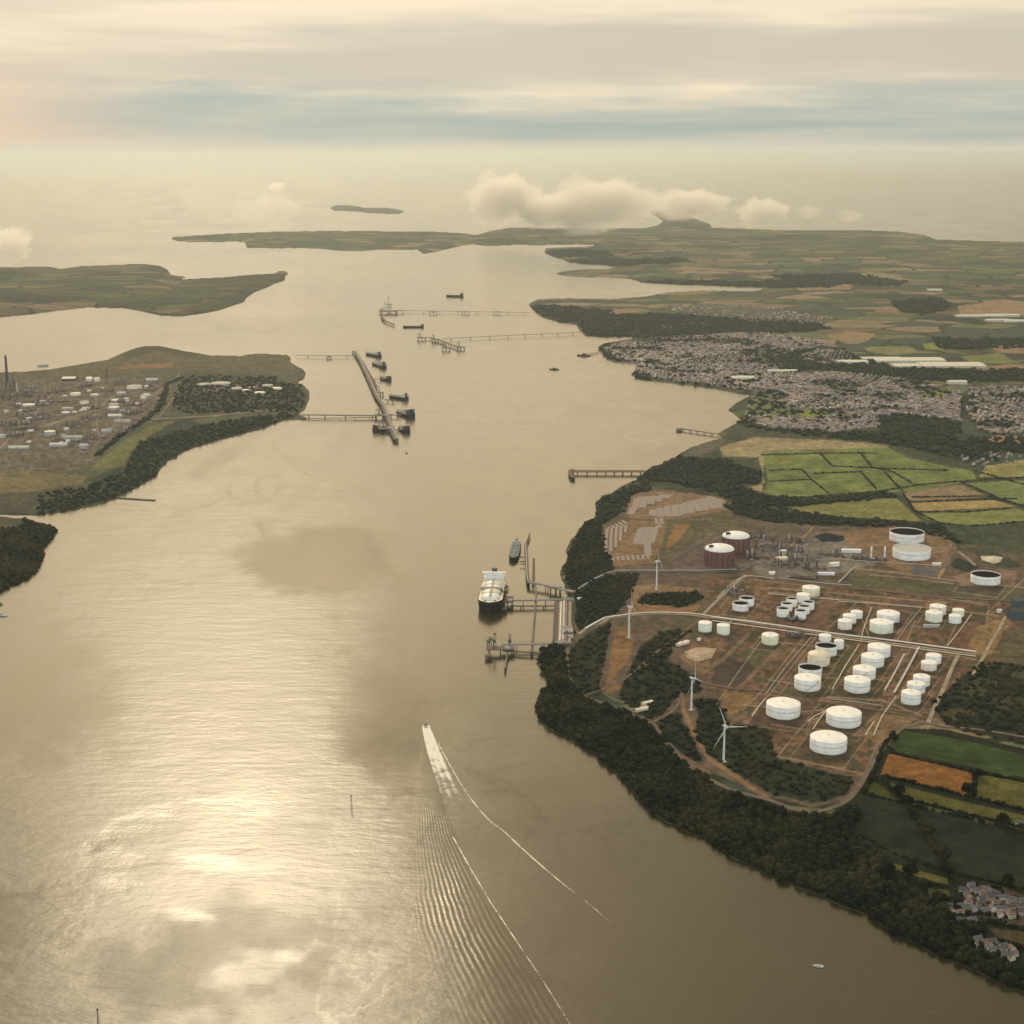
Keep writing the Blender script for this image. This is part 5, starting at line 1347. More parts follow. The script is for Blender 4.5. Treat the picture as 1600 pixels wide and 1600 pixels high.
QD = lambda u, v: S(u, v, 9.6)
shed(885, 985, 22, 13, 6, 0.05, 'cream building on the quay beside the lower pipe racks', 'blush', 'concrete', hf=QD)
shed(888, 993, 18, 9, 4, 0.05, 'small pinkish building at the lower end of the quay', 'blush', 'rust', hf=QD)
shed(905, 936, 8, 6, 3, 0.3, 'tiny white hut where the north road meets the quay', 'white', 'roofw')
# lattice pier and the one beyond
pr = jetty([(1008,736),(980,736),(940,736),(895,736)], 26, 9, 'broad lattice pier reaching left from the rough shore', 'dconc', pile=22, prad=1.0, name='pier')
deck_strip([Vector((p[0], p[1], 9.6)) for p in [(0, 9, 0), (-S(1008,736,9).x + S(895,736,9).x, 9, 0)]], 3, 1.0).build('parapet', M['rust'], pr)
deck_strip([Vector((p[0], p[1], 9.6)) for p in [(0, -9, 0), (-S(1008,736,9).x + S(895,736,9).x, -9, 0)]], 3, 1.0).build('parapet', M['rust'], pr)
jetty([(895,733),(891,736),(892,741),(896,746)], 12, 9, 'hooked dark head of the lattice pier', 'rust', pile=14, prad=1.2, name='pier')
jetty([(1130,679),(1095,674),(1062,669)], 10, 7, 'smaller pier reaching left towards the bay below the town', 'dconc', pile=25, name='pier')
platform(1061, 670, 16, 34, 7, 'blunt head of the smaller pier', hut=False)
# middle berths in the channel
jetty([(462,555),(500,555.5),(556,555.5)], 7, 10, 'thin trestle from the refinery headland to the upper end of the berths', 'dconc', pile=60)
platform(514, 556.5, 22, 16, 12, 'small platform halfway along the upper trestle', hut=False)
jetty([(470,648),(520,648.5),(560,649),(604,649)], 12, 11, 'twin pipe trestle from the refinery headland to the lower berths', 'dconc', pile=50, pipes=3)
jetty([(470,653),(520,653),(590,651.5)], 5, 6, 'low walkway beside the twin pipe trestle', 'dsteel', pile=50)
jetty([(554,548),(563,563),(575,588),(589,619),(598,632),(605,650),(612,670),(619,686)], 16, 12, 'long diagonal jetty spine of the middle berths', 'dconc', pile=50, pipes=3)
jetty([(560,555),(570,570),(580,588),(589,604)], 7, 10, 'second deck beside the upper half of the diagonal spine', 'rust', pile=50)
jetty([(581,592),(600,592)], 8, 10, 'short arm out to the third tanker of the middle berths', 'dconc', pile=20)
jetty([(601,624),(618,625)], 8, 10, 'short arm out to the fourth berth', 'dconc', pile=20)
jetty([(606,648),(626,648)], 12, 10, 'short arm out to the green vessel berth', 'dconc', pile=20)
jetty([(612,671),(630,671)], 8, 10, 'short arm out to the lowest right berth', 'dconc', pile=20)
gp = 'berth platforms on the diagonal spine'
platform(594, 613, 26, 26, 12, 'platform midway down the diagonal spine', tower=18, group=gp)
platform(598, 648, 60, 40, 13, 'widest platform where trestle meets diagonal spine', arms=3, tower=22, group=gp)
platform(604, 668, 50, 60, 13, 'square platform with grey plant at the lower end of the spine', arms=4, tower=24, group=gp, col='blue')
platform(618, 686, 20, 14, 10, 'small dolphin platform at the very lower tip of the spine', hut=False, group=gp)
platform(554, 549, 24, 20, 11, 'small platform at the very upper tip of the spine', hut=False, group=gp)
# far berths
jetty([(829,488),(760,487),(700,486),(625,485)], 8, 12, 'long farthest trestle running left from the wooded point', 'dconc', pile=80)
for k, u in enumerate((677, 727, 777)): platform(u, 487, 50, 24, 14, 'node platform on the farthest trestle, ' + ['nearest its berth', 'at its middle', 'nearest the shore'][k], hut=True, group='node platforms')
platform(607, 486, 110, 90, 14, 'green berth with tall towers at the end of the farthest trestle', arms=5, tower=48, col='green')
platform(620, 485, 90, 24, 14, 'long platform joining berth and farthest trestle', hut=True)
platform(608, 475, 30, 30, 14, 'outer green tower platform beyond the far berth', tower=44, col='green')
jetty([(595,482),(597,496),(602,501),(617,507)], 10, 12, 'bent brown jetty arm below the far berth', 'rust', pile=40)
jetty([(906,519),(860,521),(780,524.5),(690,529)], 7, 12, 'thin second trestle slanting from the inlet shore', 'dconc', pile=80)
jetty([(668,526.5),(685,530),(705,538),(720,543)], 14, 12, 'jetty head slanting at the end of the second trestle', 'dconc', pile=40)
for k, (u, v, w_, l) in enumerate([(659,527,46,'left berth platform of the second far jetty'), (680,530,36,'middle berth platform of the second far jetty'), (697,543,40,'lower berth platform of the second far jetty'), (720,542,40,'right berth platform of the second far jetty')]):
    platform(u, v, w_, 40, 13, l, arms=3, tower=20, group='berth platforms of the second far jetty', col='dsteel')
jetty([(914,554),(936,550)], 5, 6, 'tiny pier with a boat off the wooded point of the town', 'dconc', pile=30)
# groyne and slip on the refinery shore
jetty([(182,777),(210,779),(242,781)], 9, 2.2, 'dark low groyne on the muddy refinery shore', 'dconc', pile=40, name='groyne')

# ================================================================== SHIPS
def hull_mesh(L, B, D, bow=0.22, stern=0.10, n=22, flare=1.0):
    """hull along +Y (bow at +Y), open deck closed by its own face; z=0 is the waterline"""
    ys = np.linspace(-L / 2, L / 2, n); vs = []; fs = []
    def half(y, t):
        s = (y + L / 2) / L; w_ = 1.0
        if s > 1 - bow: q = (s - (1 - bow)) / bow; w_ = max(1 - q ** 2.4, 0.02) if t > .5 else max(1 - q ** 1.5, 0.01)
        if s < stern: w_ *= 0.72 + 0.28 * (s / stern)
        return B / 2 * w_
    lev = [(-3, 0.86, 0), (0, 0.95, 0), (D * 0.6, 1.0, 1), (D, 1.0, 1)]
    for y in ys:
        sh = D * 0.18 * max((y / (L / 2)), 0) ** 3
        row = [(half(y, t) * k, y, z + (sh if z > 0 else 0)) for z, k, t in lev]
        vs += [(-x, yy, z) for x, yy, z in row[::-1]] + row
    m = 8
    for i in range(n - 1):
        for j in range(7): fs.append((i * m + j, i * m + j + 1, (i + 1) * m + j + 1, (i + 1) * m + j))
    fs.append(tuple(range(m))[::-1]); fs.append(tuple((n - 1) * m + j for j in range(m)))
    deck = []; df = []
    for i, y in enumerate(ys):
        x = half(y, 1); z = D + D * 0.18 * max((y / (L / 2)), 0) ** 3 - 0.6; deck += [(-x * 0.97, y, z), (x * 0.97, y, z)]
        if i: df.append((2 * i - 2, 2 * i - 1, 2 * i + 1, 2 * i))
    return MB().add(vs, fs, False), MB().add(deck, df, False)

def ship(u, v, L, B, D, heading, label, kind='tanker', hull='hull', deck='red', group=None, name='tanker_ship', house='white'):
    o = S(u, v, 0); root = empty(name, o, heading); tag(root, label, 'ship', group)
    h, d = hull_mesh(L, B, D); h.build('hull', M[hull], root); d.build('deck', M[deck], root)
    yb = -L * 0.40; hl = L * 0.09
    MB().box(-B * .42, B * .42, yb - hl / 2, yb + hl / 2, D - .6, D + B * .22).box(-B * .36, B * .36, yb - hl * .35, yb + hl * .4, D + B * .22, D + B * .34).box(-B * .5, B * .5, yb, yb + hl * .35, D + B * .34, D + B * .42).build('superstructure', M[house], root); sup_ = [x for x in COL.objects if x.parent is root][-1]
    MB().box(-B * .10, B * .10, yb - hl * 1.0, yb - hl * .62, D - .6, D + B * .44).box(-B * .11, B * .11, yb - hl * 1.02, yb - hl * .6, D + B * .44, D + B * .50).build('funnel', M['dsteel'], root)
    MB().bar((0, yb + hl * .2, D + B * .42), (0, yb + hl * .2, D + B * .85), 0.5, 0.2, 6).bar((-B * .12, yb + hl * .2, D + B * .7), (B * .12, yb + hl * .2, D + B * .7), 0.2, n=5).build('mast', M['lightg'], sup_)
    MB().bar((0, L * .42, D), (0, L * .42, D + B * .5), 0.4, 0.2, 6).build('foremast', M['lightg'], root)
    if kind == 'gas':
        for k in range(4):
            y = -L * .22 + k * L * .165; r = B * 0.40; dm = MB(); dm.lathe([(r, D - .7), (r, D + 1.5)] + [(r * math.cos(a), D + 1.5 + r * .42 * math.sin(a)) for a in np.linspace(0.08, 1.55, 8)], 28)
            dm.build('cargo_tank_cover', M['white'] if k % 2 else M['cream'], root).location = (0, y, 0)
        pp = MB()
        for x in (-1.6, 0, 1.6): pp.bar((x, -L * .3, D + B * .21), (x, L * .36, D + B * .21), 0.6, n=6)
        for k in range(9): y = -L * .28 + k * L * .075; pp.bar((-2.5, y, D + B * .2), (2.5, y, D + B * .2), 0.4, n=4); pp.bar((0, y, D), (0, y, D + B * .2), 0.4, n=4)
        pp.box(-B * .46, B * .46, -L * .02, L * .02, D + 2, D + B * .2)
        pp.build('pipe_gallery', M['lightg'], root)
        w_ = MB()
        for (x, y) in ((-B * .2, L * .40), (B * .2, L * .40), (0, L * .36), (-B * .3, L * .33), (B * .3, L * .33)): w_.bar((x - 2, y, D + 2), (x + 2, y, D + 2), 1.3, n=8)
        w_.build('winch', M['dsteel'], root)
    else:
        pp = MB()
        for x in (-1.2, 0, 1.2): pp.bar((x, -L * .3, D + 1.4), (x, L * .36, D + 1.4), 0.35, n=6)
        for k in range(7): y = -L * .26 + k * L * .09; pp.box(-B * .4, B * .4, y, y + 0.8, D - .6, D + 1.2)
        pp.build('cargo_piping', M['lightg'], root)
        MB().bar((0, 0, D), (0, 0, D + 9), 0.5, n=6).bar((0, 0, D + 9), (0, 8, D + 11), 0.4, 0.2, n=6).build('crane', M['lightg'], root)
    return root
a = S(765, 962); b = S(773.5, 921); Lg = (a - b).length
ship(769, 939, Lg, 50, 21, math.atan2(-(a.x - b.x), a.y - b.y), 'large gas carrier with pale cluttered deck and black hull moored at the long straight jetty', 'gas', 'hull', 'cream', name='gas_carrier')
ship(804.5, 866, 140, 22, 9, R(176), 'small dark green tanker moored beside the jetty arm', 'tanker', 'hull', 'green', house='lightg')
gs = 'ships moored at the middle berths'
ship(583, 556, 120, 30, 10, R(35), 'grey ship at the uppermost middle berth', group=gs, deck='blue', house='lightg')
ship(592, 572, 130, 34, 10, R(25), 'green tanker second from the top of the middle berths', group=gs, deck='green', house='lightg')
ship(602, 594, 80, 26, 9, R(30), 'small dark ship third from the top of the middle berths', group=gs, deck='rust', house='dsteel')
ship(622, 623, 90, 32, 10, R(50), 'purple grey ship at the fourth middle berth', group=gs, deck='dsteel', house='blush')
ship(633, 649, 110, 38, 11, R(28), 'large dark green ship at the end of the trestle', group=gs, deck='green', house='blue')
ship(631, 673, 75, 28, 9, R(20), 'dark ship at the lowest right berth', group=gs, deck='dsteel', house='dsteel')
ship(594, 672, 64, 26, 9, R(-30), 'dark ship left of the square lower platform', group=gs, deck='dsteel', house='rust')
ship(710.5, 464, 110, 34, 12, R(80), 'lone dark ship anchored beyond the farthest trestle', deck='rust', house='rust', group='ships in the channel')
ship(646, 512, 110, 24, 9, R(88), 'small dark ship lying between the two far berths', deck='dsteel', house='dsteel', group='ships in the channel')

def boat(u, v, L, heading, label, name='motor_boat', hull='white', house='lightg'):
    B = L * .3; D = L * .10
    o = S(u, v, 0); root = empty(name, o, heading); tag(root, label, 'boat')
    h, d = hull_mesh(L, B, D, bow=.4); h.build('hull', M[hull], root); d.build('deck', M['shed'], root)
    MB().box(-B * .3, B * .3, -L * .22, L * .12, D * .8, D + L * .09).add([(-B * .3, L * .12, D + L * .09), (B * .3, L * .12, D + L * .09), (B * .25, L * .22, D * .9), (-B * .25, L * .22, D * .9)], [(0, 3, 2, 1)]).build('cabin', M[house], root)
    MB().bar((0, -L * .05, D + L * .09), (0, -L * .08, D + L * .22), 0.12, 0.06, 5).build('mast', M['steel'], root)
    return root
boat(665, 1134, 20, R(6), 'speedboat at the head of the long white wake', hull='lightg', house='dsteel')
boat(1278, 1510, 12, R(80), 'small white motor boat alone off the wooded shore')
boat(866, 577.5, 42, R(75), 'small dark boat out in the bay below the town', hull='dsteel', house='dsteel')
boat(912, 556, 60, R(80), 'dark boat lying off the wooded point of the town', hull='dsteel', house='rust')
boat(635, 708, 16, R(20), 'tiny boat below the middle berths', hull='dsteel', house='dsteel')
boat(3, 961, 26, R(60), 'pale boat at the left edge below the small headland')
# channel beacons
def beacon(u, v, h, label):
    o = S(u, v, 0); root = empty('channel_beacon', o); tag(root, label, 'beacon')
    mb = MB()
    for k in range(3): a = k * 2.094; mb.bar((1.6 * math.cos(a), 1.6 * math.sin(a), -3), (0.3 * math.cos(a), 0.3 * math.sin(a), h), 0.3, 0.22, 6)
    for z in range(3, int(h), 4):
        for k in range(3):
            a, b = k * 2.094, (k + 1) * 2.094; r = 1.6 - 1.3 * z / h; mb.bar((r * math.cos(a), r * math.sin(a), z), (r * math.cos(b), r * math.sin(b), z), 0.12, n=4)
    mb.build('frame', M['dsteel'], root)
    MB().box(-1.2, 1.2, -1.2, 1.2, h, h + .4).build('platform', M['dsteel'], root)
    MB().bar((0, 0, h + .4), (0, 0, h + 2.6), .5, .35, 8).build('lantern', M['dsteel'], root)
beacon(549, 1262, 17, 'slender dark beacon standing in the ruffled water left of the wake')
beacon(154, 1607, 22, 'slender dark beacon at the bottom edge of the bright water')

# ================================================================== WAKE
fm = bpy.data.materials.new('foam'); fm.use_nodes = True; t = NT(fm.node_tree); p = t.n['Principled BSDF']
p.inputs['Base Color'].default_value = (0.80, 0.74, 0.62, 1); p.inputs['Roughness'].default_value = 0.9
at = t.node('ShaderNodeAttribute'); at.attribute_name = 'foam'
ps = t.node('ShaderNodeNewGeometry').outputs['Position']
n = t.noise(ps, 0.45, 6, 0.72); n2 = t.noise(ps, 0.05, 3, 0.6)
dens = t.m('MULTIPLY', at.outputs['Fac'], t.mr(n2, 0.3, 0.65, 0.6, 1.3, False))
t.put(p.inputs['Alpha'], t.mr(t.m('ADD', n, t.m('MULTIPLY', t.m('SUBTRACT', dens, 0.5), 1.15)), 0.30, 0.85))
M['foam'] = fm
def foam_sheet(name, left, right, dens, label, nx=10, z=0.25):
    """strip between two edge lines given at the same rows; dens(s, t) along and across"""
    Lp = smooth_line(left, 6); n_ = len(Lp); Rp = [tuple(np.interp(i / (n_ - 1), np.linspace(0, 1, len(smooth_line(right, 6))), [q[a] for q in smooth_line(right, 6)]) for a in (0, 1)) for i in range(n_)]
    vs, fs, al = [], [], []
    for i in range(n_):
        A = S(*Lp[i], z); B = S(*Rp[i], z)
        for k in range(nx + 1):
            q = A + (B - A) * (k / nx); vs.append(tuple(q)); al.append(dens(i / (n_ - 1), k / nx))
    m = nx + 1
    for i in range(n_ - 1):
        for k in range(nx): fs.append((i * m + k, i * m + k + 1, (i + 1) * m + k + 1, (i + 1) * m + k))
    me = npmesh(name, np.array(vs), np.array(fs)); a = np.array(al); vattr(me, 'foam', np.stack([a, a, a, np.ones_like(a)], 1))
    o = link(name, me, None, fm); tag(o, label, 'wake', kind='stuff'); return o
W_L = [(658.5,1134),(661,1150),(665,1170),(672,1195),(680,1220),(688,1250),(698,1280),(708,1302),(716,1322)]
W_R = [(672,1133),(677,1145),(684,1160),(695,1185),(706,1207),(722,1235),(742,1262),(760,1285),(783,1300)]
foam_sheet('wake_foam', W_L, W_R, lambda s, t_: (0.85 * math.exp(-s * 2.6) + 0.55 * (1 - s) ** .7 + 0.22 * math.sin(t_ * 19) * (1 - s * .5)) * min(t_, 1 - t_, .12) / .12 * (1 - s) ** .25, 'white churned foam fanning out behind the speedboat')
def line_foam(name, pts, wpx, dens, label):
    foam_sheet(name, [(u - wpx / 2, v) for u, v in pts], [(u + wpx / 2, v) for u, v in pts], dens, label, nx=3)
line_foam('wake_crest', [(708,1308),(716,1322),(733,1353),(752,1385),(768,1412),(790,1445),(812,1478),(832,1508),(850,1535),(872,1570),(898,1612)], 3.2, lambda s, t_: 0.92 * (1 - abs(t_ - .5) * 1.2) * (1 - .3 * s), 'bright left crest line of the speedboat wake')
line_foam('wake_crest', [(684,1160),(700,1190),(722,1228),(745,1260),(768,1285),(785,1297),(815,1325),(850,1356),(885,1385),(920,1412),(950,1438),(985,1468),(1002,1488)], 3.2, lambda s, t_: min(1, (1 - s) * 5) * (0.85 if s < .38 else 1.0 if s < .62 else .65) * (1 - abs(t_ - .5) * 1.2), 'bright right crest line of the speedboat wake')
# the fan of waves on the left side of the wake: real ridges in the water
NXW, NYW = 260, 220
vv_ = 1150 + (1660 - 1150) * np.linspace(0, 1, NYW) ** 0.9
rows = [1150,1170,1200,1250,1300,1350,1400,1450,1500,1550,1600,1660]
lft = np.interp(vv_, rows, [660,658,652,646,642,640,640,648,662,682,705,735]); rgt = np.interp(vv_, rows, [662,667,677,692,710,734,764,792,826,860,893,930])
tt = np.linspace(0, 1, NXW); uu = lft[:, None] + (rgt - lft)[:, None] * tt[None]; vg = vv_[:, None] + 0 * uu
X, Y, _ = place(uu, vg)
nb = fbm(X / 30.0, Y / 60.0, 3, 3) - 0.5
ph = tt[None] ** 0.92 * 15.0 + 0.7 * nb
envl = np.clip(tt[None] * 3.2, 0, 1) * np.clip((1 - tt[None]) * 7, 0, 1) * np.clip((vg - 1155) / 25, 0, 1)
amp = 0.050 * envl * np.clip((rgt - lft) / 130, .3, 1)[:, None] * np.clip(2.2 * fbm(X / 38.0, Y / 90.0, 8, 4) - 0.35, 0.1, 2)
Z = 0.07 + amp * np.sin(ph * 2 * math.pi) - 0.02 + 0 * uu
ii = np.arange(NXW * NYW).reshape(NYW, NXW)
fw = np.stack([ii[1:, :-1].ravel(), ii[1:, 1:].ravel(), ii[:-1, 1:].ravel(), ii[:-1, :-1].ravel()], 1)
me = npmesh('wake_waves', np.stack([X.ravel(), Y.ravel(), Z.ravel()], 1), fw, True)
rr = 0.30 + 0.22 * (1 - tt[None]) + 0 * uu; vattr(me, 'ruffle', np.stack([rr.ravel()] * 3 + [np.ones(rr.size)], 1))
tag(link('wake_waves', me, None, wm), kind='structure')

# ================================================================== TERMINAL PLANT, PIPE RACKS, SHEDS
def rack(pts, width, h, label, mat='lightg', n=4, group='pipe racks of the terminal'):
    P = [G(*p) for p in smooth_line(pts, 12)]; o = P[0].copy(); root = empty('pipe_rack', o); tag(root, label, 'pipe rack', group)
    P = [p - o for p in P]; pp = MB(); sup = MB()
    for a, b in zip(P[:-1], P[1:]):
        d = (b - a).normalized(); nn = Vector((-d.y, d.x, 0)).normalized()
        for k in range(n): off = nn * width * ((k + .5) / n - .5) + Vector((0, 0, h)); pp.bar(a + off, b + off, width / n * .36, n=5)
        m_ = (a + b) / 2
        sup.bar(m_ - nn * width / 2 + Vector((0, 0, -2)), m_ - nn * width / 2 + Vector((0, 0, h)), 0.25, n=4); sup.bar(m_ + nn * width / 2 + Vector((0, 0, -2)), m_ + nn * width / 2 + Vector((0, 0, h)), 0.25, n=4)
        sup.bar(m_ - nn * width / 2 + Vector((0, 0, h - .6)), m_ + nn * width / 2 + Vector((0, 0, h - .6)), 0.2, n=4)
    pp.build('pipe', M[mat], root); sup.build('support', M['steel'], root)
rack([(1382,1080),(1398,1052),(1413,1023)], 3.0, 2.2, 'bright pipe run left of the two beside the right column of tanks', 'white', 3)
rack([(1397,1084),(1418,1046),(1436,1012)], 4.0, 2.2, 'bright pipe run right of the two beside the right column of tanks', 'white', 3)
rack([(914,984),(928,976),(945,967),(962,964)], 5, 3, 'pale pipes stepping up from the quay through dark trees', 'white', 4)
rack([(962,964),(1012,958.5),(1075,959.5),(1112,964.5)], 5, 2.5, 'long pale pipes beside the curved road', 'cream', 4)
rack([(1112,965),(1200,976.5),(1300,991),(1390,1002),(1450,1010),(1525,1020)], 7, 2.5, 'longest pipe run crossing the whole terminal', 'blush', 5)
rack([(1112,971),(1200,983),(1300,997),(1390,1009),(1525,1027)], 4, 2, 'thinner pipe run in front of the longest one', 'cream', 3)
rack([(1100,960),(1122,938),(1147,915),(1164,900)], 4, 2.5, 'pipe run climbing beside the road to the process plant', 'lightg', 3)
rack([(1310,912),(1322,900),(1334,888)], 5, 2.5, 'short steep pipe run below the process plant', 'lightg', 4)
rack([(897,926),(915,914),(950,896),(975,892.5),(1025,892.5),(1100,892.5),(1150,891)], 4, 2.5, 'pipe run following the north road from the bent jetty', 'lightg', 3)
rack([(1270,1140),(1280,1125),(1290,1112)], 2.5, 1.2, 'short pipes behind the largest tank', 'cream', 2)
rack([(1352,1150),(1358,1140),(1366,1128)], 2.5, 1.2, 'short pipes right of the large front tanks', 'cream', 2)
rack([(1175,1120),(1185,1105),(1196,1092)], 2.0, 1.2, 'short pipes left of the large front tanks', 'blush', 2)
rack([(1220,905),(1280,912),(1330,916)], 4, 2.5, 'pipe run at the front of the process plant', 'lightg', 3)
rack([(1455,884),(1400,881),(1350,878),(1310,874)], 3, 2, 'pipe run from the process plant to the great tanks', 'lightg', 3)

for k, pts_ in enumerate([[(1262,1128),(1290,1112),(1345,1118)],[(1290,1092),(1340,1098),(1380,1104)],[(1300,1078),(1322,1040),(1342,1008)],[(1196,1086),(1230,1040),(1268,996)],[(1200,928),(1260,934),(1310,938)],[(1310,940),(1380,945),(1440,950)],[(1345,1000),(1352,975),(1362,950)],[(1400,1004),(1420,975),(1440,950)],[(1480,1010),(1500,985),(1518,960)],[(1130,985),(1145,968),(1180,972)],[(1210,905),(1160,902),(1120,935)],[(1365,1150),(1378,1120),(1400,1090)]]):
    rack(pts_, 2.2, 1.2, ['pipe run behind the large front tanks', 'pipe run below the four middle tanks', 'pipe run between left and middle tank columns', 'pipe run left of the left tank column', 'pipe run behind the tight cluster', 'pipe run behind the two wide tanks', 'cross pipes left of the two wide tanks', 'cross pipes right of the two wide tanks', 'cross pipes right of the two small right tanks', 'pipes around the curved road pair', 'pipes behind the black topped pair', 'pipes joining the bend to the bright runs'][k], ['cream', 'lightg', 'blush', 'lightg', 'cream', 'blush'][k % 6], 2)
def process_unit(u, v, sx, sy, rot, label, seed, tall=18, group='process units of the terminal'):
    r = random.Random(seed); base = G(u, v); root = empty('process_unit', base, rot); tag(root, label, 'process plant', group)
    fr = MB()
    for i in range(4):
        for j in range(3):
            x = (i / 3 - .5) * sx * .7; y = (j / 2 - .5) * sy * .6; fr.bar((x, y, -2), (x, y, tall * .5), 0.3, n=4)
    for z in (tall * .25, tall * .5):
        for i in range(4): x = (i / 3 - .5) * sx * .7; fr.bar((x, -sy * .3, z), (x, sy * .3, z), .25, n=4)
        for j in range(3): y = (j / 2 - .5) * sy * .6; fr.bar((-sx * .35, y, z), (sx * .35, y, z), .25, n=4)
    fr.build('steel_frame', M['steel'], root)
    for k in range(5):
        x = r.uniform(-.45, .45) * sx; y = r.uniform(-.45, .45) * sy; h = tall * r.uniform(.7, 1.15); rr = r.uniform(1.0, 2.0)
        MB().lathe([(rr, -2), (rr, h), (rr * .7, h + rr * .7), (.05, h + rr)], 12).build('column', M[r.choice(['lightg', 'steel', 'steel', 'dsteel', 'rust'])], root).location = (x, y, 0)
    for k in range(7):
        x = r.uniform(-.5, .5) * sx; y = r.uniform(-.5, .5) * sy; l = r.uniform(5, 11)
        MB().bar((x - l / 2, y, 3), (x + l / 2, y, 3), 1.3, n=10).box(x - l * .3, x - l * .3 + 1, y - 1, y + 1, -2, 2).box(x + l * .3, x + l * .3 + 1, y - 1, y + 1, -2, 2).build('vessel', M[r.choice(['lightg', 'blue', 'steel', 'rust', 'dsteel', 'steel'])], root)
    pp = MB()
    for k in range(6): y = r.uniform(-.5, .5) * sy; z = r.uniform(1.5, tall * .5); pp.bar((-sx / 2, y, z), (sx / 2, y, z), .35, n=5)
    pp.build('piping', M['rust'], root)
PU = [(1215,872,70,60,'grey process unit right of the gas tanks'),(1236,862,60,50,'process unit with pale vessels in the middle of the plant'),(1200,858,60,60,'process unit tucked behind the nearer gas tank'),(1232,884,70,44,'low process unit at the front left of the plant'),
 (1256,874,50,60,'narrow process unit with purple grey pipes'),(1272,890,50,40,'process unit in front of the small white sheds'),(1295,868,60,40,'low unit behind the white sheds'),(1248,846,60,50,'farthest process unit near the dark pool'),(1180,872,44,44,'small process unit against the nearer gas tank'),(1192,842,50,60,'process unit against the farther gas tank'),
 (1345,874,44,24,'vessel group beside the left white stack building'),(1370,876,40,20,'vessel group beside the right white stack building'),(1150,925,40,60,'skeletal pipe unit beside the road left of the black topped pair'),(1245,995,46,24,'dark unit at the front of the pipe crossing'),(1240,968,30,18,'small pump unit below the tight cluster'),(1255,904,60,22,'long low unit at the plant front road')]
for k, (u, v, sx, sy, lab) in enumerate(PU): process_unit(u, v, sx, sy, 0.15 * (k % 5) - .2, lab, k, 16 if k < 10 else 8)
def block(u, v, sx, sy, h, label, mat='white', rot=0.0, name='building'):
    return shed(u, v, sx, sy, h, rot, label, mat, 'roofw' if mat == 'white' else mat, 'low buildings of the terminal', name, rh=1.2)
block(1330, 863, 42, 12, 7, 'long narrow white building behind the process plant', rot=-.08)
block(1221, 876, 22, 18, 8, 'cream cubic building among grey process units', 'cream', rot=.5)
block(1303, 884, 20, 12, 7, 'white building right of the process units', rot=.3)
block(1291, 898, 34, 9, 5, 'white flat shed on the plant front road', rot=-.1)
block(1206, 897, 12, 10, 5, 'small white block left end of plant front road')
block(1222, 866, 16, 10, 9, 'pale hall behind the cream cubic building', 'pale', rot=.5)
for (u, v, lab) in ((1361, 872, 'tall slim white tower left of the pair behind the plant'), (1382, 872, 'tall slim white tower right of the pair behind the plant')):
    b = G(u, v); r_ = empty('flare_tower', b); tag(r_, lab, 'tower', 'slim white towers')
    MB().lathe([(2.2, -2), (2.0, 26), (1.2, 27), (.05, 27.5)], 14).build('stack', M['white'], r_); MB().lathe([(2.2, 14), (3.2, 14), (3.2, 14.5), (2.2, 14.5)], 14, sm=False).build('walkway', M['steel'], r_)
block(1062, 1008, 14, 8, 4, 'flat pale kiosk left of the pair near the sandy oval', 'blush', .9)
block(1070, 1006, 20, 8, 4, 'flat pale kiosk right of the pair near the sandy oval', 'blush', .9)
block(1092, 1001, 6, 5, 4, 'tiny white hut above the sandy oval')
block(1561, 957, 8, 6, 6, 'tiny white hut at the right end of the pipe roads')
block(1463, 875+8, 18, 8, 5, 'low white shed in front of the great tanks')
block(1002, 1110, 22, 8, 4, 'pale flat building by the coastal road among trees', 'cream', .5)
block(1011, 1100, 20, 7, 4, 'second pale flat building by the coastal road among trees', 'cream', .6)
block(1455, 980, 30, 8, 5, 'low grey shed in front of the two right tanks', 'lightg')
# dark sheds at the right edge
shed(1588, 965, 34, 26, 16, 0.1, 'dark blue block building at the right edge of the terminal', 'blue', 'dsteel')
shed(1592, 948, 26, 18, 14, 0.1, 'smaller dark blue block behind it at the right edge', 'blue', 'blue')
# glasshouses and white sheds beyond the town
gw = 'long white sheds beyond the town'
for (u, v, sx, sy, lab) in ((1330,567,130,70,'farthest left thin white shed'),(1375,562,170,60,'white shed left of the bright group'),(1418,564,300,110,'broad pale shed at the back of the bright group'),(1438,573,240,90,'bright shed at the front of the bright group'),(1486,572,260,120,'bright creamy shed at the right of the bright group'),
    (1530,495,260,60,'long white shed among the far fields'),(1565,494,180,60,'second long white shed among the far fields'),(1558,502,120,50,'small white shed below the far long ones'),(1585,503,120,60,'white shed near the right edge of the far fields'),(1495,599,70,40,'white shed on the dark wood belt'),(1222,582,120,30,'thin white shed at the top of the town'),(1160,592,90,60,'pale works building on the shore of the town')):
    shed(u, v, sx, sy, 9, 0.03, lab, 'shed', 'shed', gw, 'industrial_shed', rh=4)
shed(1460, 454, 90, 50, 8, 0, 'tiny pale building among the farthest fields', 'shed', 'shed', gw, 'industrial_shed', rh=4)

